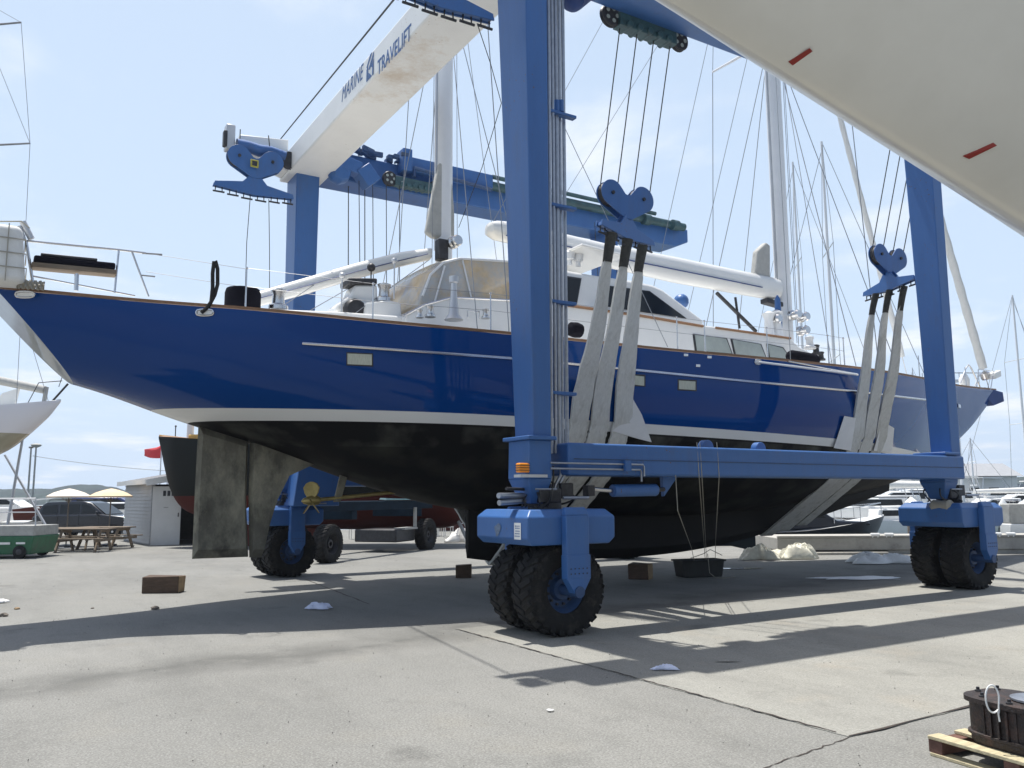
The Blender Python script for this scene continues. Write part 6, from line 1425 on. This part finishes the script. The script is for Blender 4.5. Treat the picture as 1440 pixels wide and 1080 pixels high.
# umbrellas
def umbrella(m, label, px, D, w_):
    o = bg('patio_umbrella', label, 'umbrella', None); b = MB(); n = 8; rows = []
    for r_, z in ((.02, 2.12), (.35*w_, 2.06), (.7*w_, 1.97), (w_, 1.84), (w_, 1.79)):
        rows.append([(r_*math.cos(2*math.pi*i/n), r_*math.sin(2*math.pi*i/n), z) for i in range(n+1)])
    b.grid(rows); b.build('canopy', m, o, solid=.01)
    b = MB(); b.tube((0, 0, 0), (0, 0, 2.1), .025); b.build('pole', 'pole_wood', o)
    b = MB(); b.lathe((0, 0, 0), (0, 0, 1), [(0, .3), (.06, .3), (.09, .1)], 14); b.build('base', 'dark_metal', o)
    b = MB()
    for i in range(8): a = 2*math.pi*i/8; b.tube((0, 0, 1.6), (w_*.6*math.cos(a), w_*.6*math.sin(a), 1.96), .008, n=4)
    b.build('ribs', 'pole_wood', o); return put(o, px, D)
umbrella('umbrella_cream', 'cream patio umbrella open behind the parked dark car', 97, 31.5, .78)
umbrella('umbrella_yellow', 'yellow patio umbrella open beside the grey shed', 156, 32, .8)
# utility poles with lamp head and wires, flag poles
o = bg('utility_pole', 'left thin grey pole of the pair behind the green skip', 'pole', 'pair of poles behind the green skip'); b = MB(); b.tube((0, 0, 0), (0, 0, 5.6), .08, .06, 8); b.build('pole', 'grey_board', o); b = MB(); b.box(-.15, .15, -.05, .05, 5.5, 5.62); b.build('cross_arm', 'pole_wood', o); put(o, 39, 62)
o = bg('lamp_post', 'taller pole with round lamp head behind the green skip', 'lamp post', 'pair of poles behind the green skip'); b = MB(); b.tube((0, 0, 0), (0, 0, 5.7), .08, .06, 8); b.build('pole', 'grey_board', o); b = MB(); b.lathe((0, 0, 5.55), (0, 0, 1), [(0, .12), (.1, .32), (.2, .38), (.26, .25), (.3, .1)], 14); b.build('lamp_head', 'grey_board', o, smooth=True); put(o, 46, 62)
b = MB(); P = [aD(46, 641, 62)+(aD(400, 662, 74)-aD(46, 641, 62))*t-V((0, 0, 1.6*4*t*(1-t)*.35)) for t in [i/20 for i in range(21)]]; b.path(P, .02, 4); o = b.build('power_line', 'wire'); tag(o, 'thin overhead wire sagging from the pole across the left sky', 'wire')
def flagpole(px, D, h, flag, label, fm='flag_red'):
    o = bg('flagpole', label, 'flagpole', 'flagpoles behind the shed'); b = MB(); b.tube((0, 0, 0), (0, 0, h), .05, .03, 8); b.sphere((0, 0, h+.05), .09, 8); b.build('pole', 'alu', o, smooth=True)
    if flag:
        b = MB(); rows = []
        for i in range(13):
            u = i/12; rows.append([(-u*1.0, .12*math.sin(u*7+v*1.2), h-.2-v*.75*(1-u*.5)-u*.55+.3*u*u) for v in (0, .33, .66, 1)])
        b.grid(rows); b.build('flag', fm, o, smooth=True, solid=.01)
    return put(o, px, D)
flagpole(223.5, 48, 5.0, True, 'flagpole flying a red flag left of the black boat')
flagpole(234, 50, 4.9, False, 'bare flagpole just right of the red flag')
# blue containers / building across at the left: low pale house and dark blue stack
hs_ = bg('waterside_house', 'low pale building with grey roof far behind the umbrellas', 'building'); b = MB(); b.box(-6, 6, 0, 5, 0, 2.6); b.build('wall', 'shed_white', hs_); b = MB(); b.prismX([(-.5, 2.6), (2.5, 4.0), (5.5, 2.6)], -6.4, 6.4); b.build('roof', 'tin_roof', hs_)
for x in (-4, -1.5, 1, 3.5): b = MB(); b.box(x, x+1, -.04, .02, 1, 2); b.build('window', 'glass_dark', hs_)
put(hs_, 150, 170, -1.8)
o = put(motor_boat(9, 'large dark blue boat behind the yellow umbrella', 'navy', 'blue_boat'), 160, 55, -.5, R(10))
for k, (px, D, lb) in enumerate(((172, 44, 'white motor boat far behind, just left of the shed'), )):
    put(motor_boat(6, lb), px, D, 0, R(160))
# furniture seen under the yacht between the wheels: stacked chairs and tables
for k, (px, D) in enumerate(((500, 36), (512, 37), (525, 36.5), (545, 36), (605, 38), (616, 38.5), (628, 37.5))):
    if k == 0:
        ch = bg('garden_chair', 'white garden chair far behind, seen under the yacht hull', 'chair', 'white garden chairs far behind'); b = MB()
        b.box(-.25, .25, -.25, .25, .42, .45); b.build('seat', 'gel_white', ch); b = MB(); b.box(-.25, .25, .22, .26, .45, .95); b.build('backrest', 'gel_white', ch)
        for x in (-.23, .2):
            for y in (-.23, .2): b = MB(); b.box(x, x+.03, y, y+.03, 0, .42); b.build('leg', 'gel_white', ch)
        put(ch, px, D, 0, .4)
    else: o = dup(ch); put(o, px, D, 0, k*1.1)
o = bg('brick_cafe', 'low brick building with white windows far behind, seen left of the keel', 'building'); b = MB(); b.box(-3.5, 3.5, 0, 4, 0, 2.6); b.build('wall', 'red_bottom', o); b = MB(); b.box(-3.7, 3.7, -.4, 4.2, 2.6, 2.8); b.build('roof', 'tin_roof', o)
for x in (-3, -1.6, -.2, 1.2, 2.5): b = MB(); b.box(x, x+.9, -.06, -.01, .35, 1.9); f_ = b.build('window', 'white_paint', o); b = MB(); b.box(x+.08, x+.82, -.08, -.055, .45, 1.8); b.build('pane', 'glass_dark', f_)
put(o, 642, 44.5)
# ------------------------------------------------------------ the low concrete pier and the harbour on the right
pier = bg('concrete_pier', 'low grey concrete pier running behind the right twin wheels', 'pier')
b = MB(); b.box(-1.2, 22, 0, 2.4, .30, .66); b.build('pier_deck', 'concrete', pier, bevel=.02)
b = MB(); b.box(-1.4, 1.9, -.25, .0, .0, .26); b.box(2.0, 6.3, .05, 2.2, 0.0, .30); b.box(8.0, 22, .9, 2.2, -.5, .30); b.build('pier_footing', 'concrete', pier, bevel=.02)
b = MB(); b.box(-1.2, 22, -.04, .06, .662, .72); b.build('kerb', 'concrete', pier, bevel=.01)
for x in (1.5, 1.9, 5.0, 5.4, 9.3, 12): b = MB(); b.tube((x, -.02, .74), (x+.25, -.02, .74), .05, n=8); b.tube((x+.05, -.02, .66), (x+.05, -.02, .74), .03, n=6); b.tube((x+.2, -.02, .66), (x+.2, -.02, .74), .03, n=6); b.build('cleat', 'white_paint', pier)
pier.location = cw(8.9, 24.9, -.18); pier.rotation_euler = (0, 0, YAW+R(-1.0))
def piling(px, D, z0, z1, r_, label, m='pole_wood', cap='white_paint'):
    o = bg('piling', label, 'piling', 'harbour pilings'); b = MB(); b.tube((0, 0, z0), (0, 0, z1), r_, r_*.95, 14); b.build('post', m, o, smooth=True); b = MB(); b.lathe((0, 0, z1), (0, 0, 1), [(0, r_*1.15), (.1, r_*1.1), (.28, .03)], 14); b.build('cap', cap, o, smooth=True); return put(o, px, D)
piling(1279, 30, -2, 1.35, .20, 'thick dark piling with a pale cap left of the right twin wheels')
piling(1407, 33, -2, 1.25, .13, 'slim piling behind the right twin wheels, left of the white box')
o = bg('power_pedestal', 'pale grey dock box standing on the pier near the right edge', 'dock box'); b = MB(); b.box(-.33, .33, -.3, .3, 0, .55); b.build('base', 'gel_white', o, bevel=.03); b = MB(); b.box(-.30, .30, -.27, .27, .55, 1.2); b.build('cabinet', 'grey_board', o, bevel=.04); put(o, 1421, 28, .2)
o = bg('wooden_jetty', 'brown timber jetty across the water at the right edge', 'jetty'); b = MB(); b.box(-2, 40, 0, 3, 1.2, 2.0); b.build('deck', 'pole_wood', o); b = MB(); b.box(-2, 40, .2, 2.8, 2.0, 2.7); b.build('fence', 'tin_roof', o)
for k in range(12): b = MB(); b.tube((-1.5+k*3.4, .3, -2), (-1.5+k*3.4, .3, 1.2), .25, n=8); b.build('leg', 'pole_wood', o)
put(o, 1386, 120, .5)
o = bg('harbour_house', 'low white waterfront building behind the right hoist leg foot', 'building'); b = MB(); b.box(-5, 5, 0, 6, 0, 3.4); b.build('wall', 'shed_white', o); b = MB(); b.prismX([(-.5, 3.4), (3, 4.8), (6.5, 3.4)], -5.4, 5.4); b.build('roof', 'tin_roof', o)
for x in (-4, -2, 0, 2): b = MB(); b.box(x, x+1, -.05, .02, 1, 2.2); b.build('window', 'glass_dark', o)
put(o, 1362, 88, .2)
mat('navy_dark', (.008, .011, .02), .3)
nb_ = motor_boat(7.5, 'dark navy motor boat moored behind the bow slings, bow to the right', 'navy_dark', 'navy_dark', group=None); put(nb_, 1105, 31, -.6, R(8))
bl = [(1215, 33, 7.5, 170, 1, 'white motor boat with hardtop, leftmost in the harbour'), (1238, 37, 8, 150, 1, 'white motor boat second from left in the harbour'), (1252, 30, 5.5, 20, 0, 'small white open boat close to the pier, left of the right wheels'), (1262, 44, 9, 165, 1, 'white motor boat third from left in the harbour'), (1225, 52, 10, 20, 1, 'white motor boat farther out behind the harbour fleet'), (1283, 56, 10, 175, 0, 'white motor boat behind the right leg foot'), (1200, 62, 11, 10, 1, 'white motor yacht farthest out on the left of the fleet'), (1390, 42, 7, 190, 0, 'white motor boat just right of the right twin wheels'), (1432, 46, 8, 170, 1, 'white motor boat at the right edge of the picture'), (1404, 64, 10, 15, 1, 'white motor boat behind, under the brown jetty'), (1460, 38, 7, 180, 0, 'dark blue motor boat cut by the right edge'), (1320, 48, 9, 175, 1, 'white motor boat hidden behind the right wheel unit')]
for px, D, L_, rz, tw_, lb in bl:
    D *= 1.38
    put(motor_boat(L_, lb, 'blue_boat' if 'dark blue' in lb else 'gel_white', tower=bool(tw_)), px, D, -.75+(.35 if D > 40 else .1), R(rz))
# moored sailing boats: masts over the harbour
def moored(px, D, h, label, L_=10, lean=0, rz=170, fur=True):
    o = bg('moored_sailboat', label, 'sailboat', 'sailing boats moored beyond the pier'); s = L_/8
    h_ = Hull([(-4*s, .9*s), (-1*s, 1.25*s), (1*s, 1.2*s), (3*s, .5*s), (4*s, .02)], [(-4*s, 1.0*s), (0, .95*s), (4*s, 1.25*s)], [(-4*s, .3*s), (-2.5*s, -.3*s), (2*s, -.3*s), (3.2*s, .4*s), (4*s, 1.2*s)], n=1.9, m=2, cy=0); h_.mesh('hull', 'gel_white', o, nx=24)
    b = MB(); b.prismY([(-1.6*s, .95*s), (-1.5*s, 1.4*s), (.8*s, 1.35*s), (1.8*s, 1.05*s)], -.6*s, .6*s); b.build('cabin', 'gel_white', o, bevel=.05)
    b = MB(); b.tube((.4*s, 0, s), (.4*s, 0, h), .10, .06, 10); b.build('mast', 'spar_white', o, smooth=True)
    b = MB(); b.tube((.3*s, 0, 2.1*s), (-2.8*s, 0, 2.05*s), .16*s, .10*s, 10); b.build('boom', 'canvas_white', o, smooth=True)
    b = MB()
    for k in (.45, .72): b = MB(); b.tube((.4*s, -.95*s, h*k), (.4*s, .95*s, h*k), .03, n=5); b.build('spreader', 'spar_white', o)
    b = MB(); b.tube((4*s, 0, 1.2*s), (.4*s, 0, h*.98), .016, n=5); b.tube((-4*s, 0, s), (.4*s, 0, h), .016, n=5)
    for y in (-1, 1): b.tube((.3*s, y*1.15*s, s), (.4*s, y*.95*s, h*.45), .014, n=5); b.tube((.4*s, y*.95*s, h*.45), (.4*s, y*.95*s, h*.72), .014, n=5); b.tube((.4*s, y*.95*s, h*.72), (.4*s, 0, h), .014, n=5)
    b.build('rigging', 'wire', o)
    return put(o, px, D, -.9, R(rz))
moored(1200, 42, 21, 'moored sailing boat whose mast stands left of the bow slings', 12)
moored(1375, 75, 7.6, 'moored sailing boat with the short mast right of the right leg', 8)
moored(1436, 60, 17.0, 'moored sailing boat whose mast stands at the right edge', 11, rz=10)
moored(1152, 52, 24, 'moored sailing boat with its mast right behind the main mast', 12)
moored(1300, 95, 17, 'distant moored sailing boat behind the right hoist leg', 10)
# gulls are none; a ladder-like white davit by the bow far behind
o = bg('radar_mast', 'slim white radar mast far behind the yacht bow', 'radar mast'); b = MB(); b.tube((0, 0, -1), (0, 0, 8.5), .11, .05, 8); b.build('pole', 'spar_white', o); b = MB(); b.box(-.25, .25, -.1, .1, 7.7, 7.85); b.box(-.2, .2, -.1, .1, 6.9, 7.0); b.build('radar', 'spar_white', o); put(o, 1352, 45)
# weathering under the cross beam: brown rust wash where water drips along its middle
def beam_rust():
    m = MATS['white_beam']; nt = m.node_tree; N = nt.nodes; L = nt.links; b = N['Principled BSDF']
    src = b.inputs['Base Color'].links[0].from_socket
    tc = N.new('ShaderNodeTexCoord'); sp = N.new('ShaderNodeSeparateXYZ'); L.new(tc.outputs['Object'], sp.inputs[0])
    c = aZ(570, 100, BZ0-.03)-V(hoist.location)
    vd = N.new('ShaderNodeVectorMath'); vd.operation = 'SUBTRACT'; L.new(tc.outputs['Object'], vd.inputs[0]); vd.inputs[1].default_value = (c.x, c.y, c.z)
    vs = N.new('ShaderNodeVectorMath'); vs.operation = 'MULTIPLY'; L.new(vd.outputs[0], vs.inputs[0]); vs.inputs[1].default_value = (1.5, .5, 4)
    ln = N.new('ShaderNodeVectorMath'); ln.operation = 'LENGTH'; L.new(vs.outputs[0], ln.inputs[0])
    nz = N.new('ShaderNodeTexNoise'); nz.inputs['Scale'].default_value = 2.2; nz.inputs['Detail'].default_value = 8; nz.inputs['Roughness'].default_value = .75; L.new(tc.outputs['Object'], nz.inputs[0])
    a = N.new('ShaderNodeMapRange'); a.inputs[1].default_value = 0.2; a.inputs[2].default_value = 1.3; a.inputs[3].default_value = .22; a.inputs[4].default_value = -.12; L.new(ln.outputs['Value'], a.inputs[0])
    s = N.new('ShaderNodeMath'); s.operation = 'ADD'; L.new(a.outputs[0], s.inputs[0]); L.new(nz.outputs[0], s.inputs[1])
    r = N.new('ShaderNodeMapRange'); r.inputs[1].default_value = .56; r.inputs[2].default_value = .85; r.inputs[4].default_value = .5; L.new(s.outputs[0], r.inputs[0])
    mx = N.new('ShaderNodeMix'); mx.data_type = 'RGBA'; L.new(r.outputs[0], mx.inputs[0]); L.new(src, mx.inputs[6]); mx.inputs[7].default_value = (.42, .26, .10, 1); L.new(mx.outputs[2], b.inputs['Base Color'])
beam_rust()
# prop behind the keel
b = MB(); p = aD(634, 712, 31); q = aD(662, 762, 30); q.z = 0.02; b.tube(q, p, .07, .06, 8); o = b.build('boat_prop', 'grey_board'); tag(o, 'pale slanting prop under the red bottom, just left of the keel', 'prop')
# summer haze over land and water
hz_ = MB(); hz_.box(-900, 1100, -900, 1100, -4.5, 60)
HZ = bpy.data.materials.new('haze'); HZ.use_nodes = True; nt = HZ.node_tree; nt.nodes.remove(nt.nodes['Principled BSDF'])
pv = nt.nodes.new('ShaderNodeVolumePrincipled'); pv.inputs['Color'].default_value = (.80, .88, 1, 1); pv.inputs['Density'].default_value = .00042; pv.inputs['Anisotropy'].default_value = .2
nt.links.new(pv.outputs[0], nt.nodes['Material Output'].inputs['Volume']); MATS['haze'] = HZ
hzo = hz_.build('haze', 'haze', origin=(0, 0, 0)); hzo['kind'] = 'stuff'

# grit and small litter scattered over the asphalt, far too many to count
rn = random.Random(21); b = MB()
for k in range(700):
    D = rn.uniform(4.2, 26)**1.0; x = rn.uniform(-.62, .62)*D; c = cw(x, D); s_ = rn.uniform(.002, .006)*(1+D*.04); z = .012
    a = rn.uniform(0, 6); u = V((math.cos(a), math.sin(a), 0)); w_ = V((-u.y, u.x, 0))
    b.add([c+u*s_+V((0, 0, z-.006)), c-u*s_*.6+w_*s_*.8+V((0, 0, z-.006)), c-u*s_*.7-w_*s_*.7+V((0, 0, z-.006)), c+V((0, 0, z+s_*.7))], [(0, 1, 3), (1, 2, 3), (2, 0, 3), (0, 2, 1)])
mat('grit_mat', (0.13, 0.125, 0.115), .95)
o = b.build('grit', 'grit_mat', origin=(0, 0, 0)); o['kind'] = 'stuff'

# chipped paint: small rusty flecks gathered in patches on the hoist steel
def chips(m, col, lo=.665):
    nt = m.node_tree; N = nt.nodes; L = nt.links; b = N['Principled BSDF']; src = b.inputs['Base Color'].links[0].from_socket
    tc = N.new('ShaderNodeTexCoord'); f = []
    for s_, a_, c_ in ((26, lo, lo+.03), (1.1, .50, .62)):
        n = N.new('ShaderNodeTexNoise'); n.inputs['Scale'].default_value = s_; n.inputs['Detail'].default_value = 4; L.new(tc.outputs['Object'], n.inputs[0])
        r = N.new('ShaderNodeMapRange'); r.inputs[1].default_value = a_; r.inputs[2].default_value = c_; L.new(n.outputs[0], r.inputs[0]); f.append(r.outputs[0])
    ml = N.new('ShaderNodeMath'); ml.operation = 'MULTIPLY'; L.new(f[0], ml.inputs[0]); L.new(f[1], ml.inputs[1])
    mx = N.new('ShaderNodeMix'); mx.data_type = 'RGBA'; L.new(ml.outputs[0], mx.inputs[0]); L.new(src, mx.inputs[6]); mx.inputs[7].default_value = (*col, 1); L.new(mx.outputs[2], b.inputs['Base Color'])
chips(MATS['hoist_blue'], (.10, .075, .07)); chips(MATS['white_beam'], (.35, .25, .15), .69)
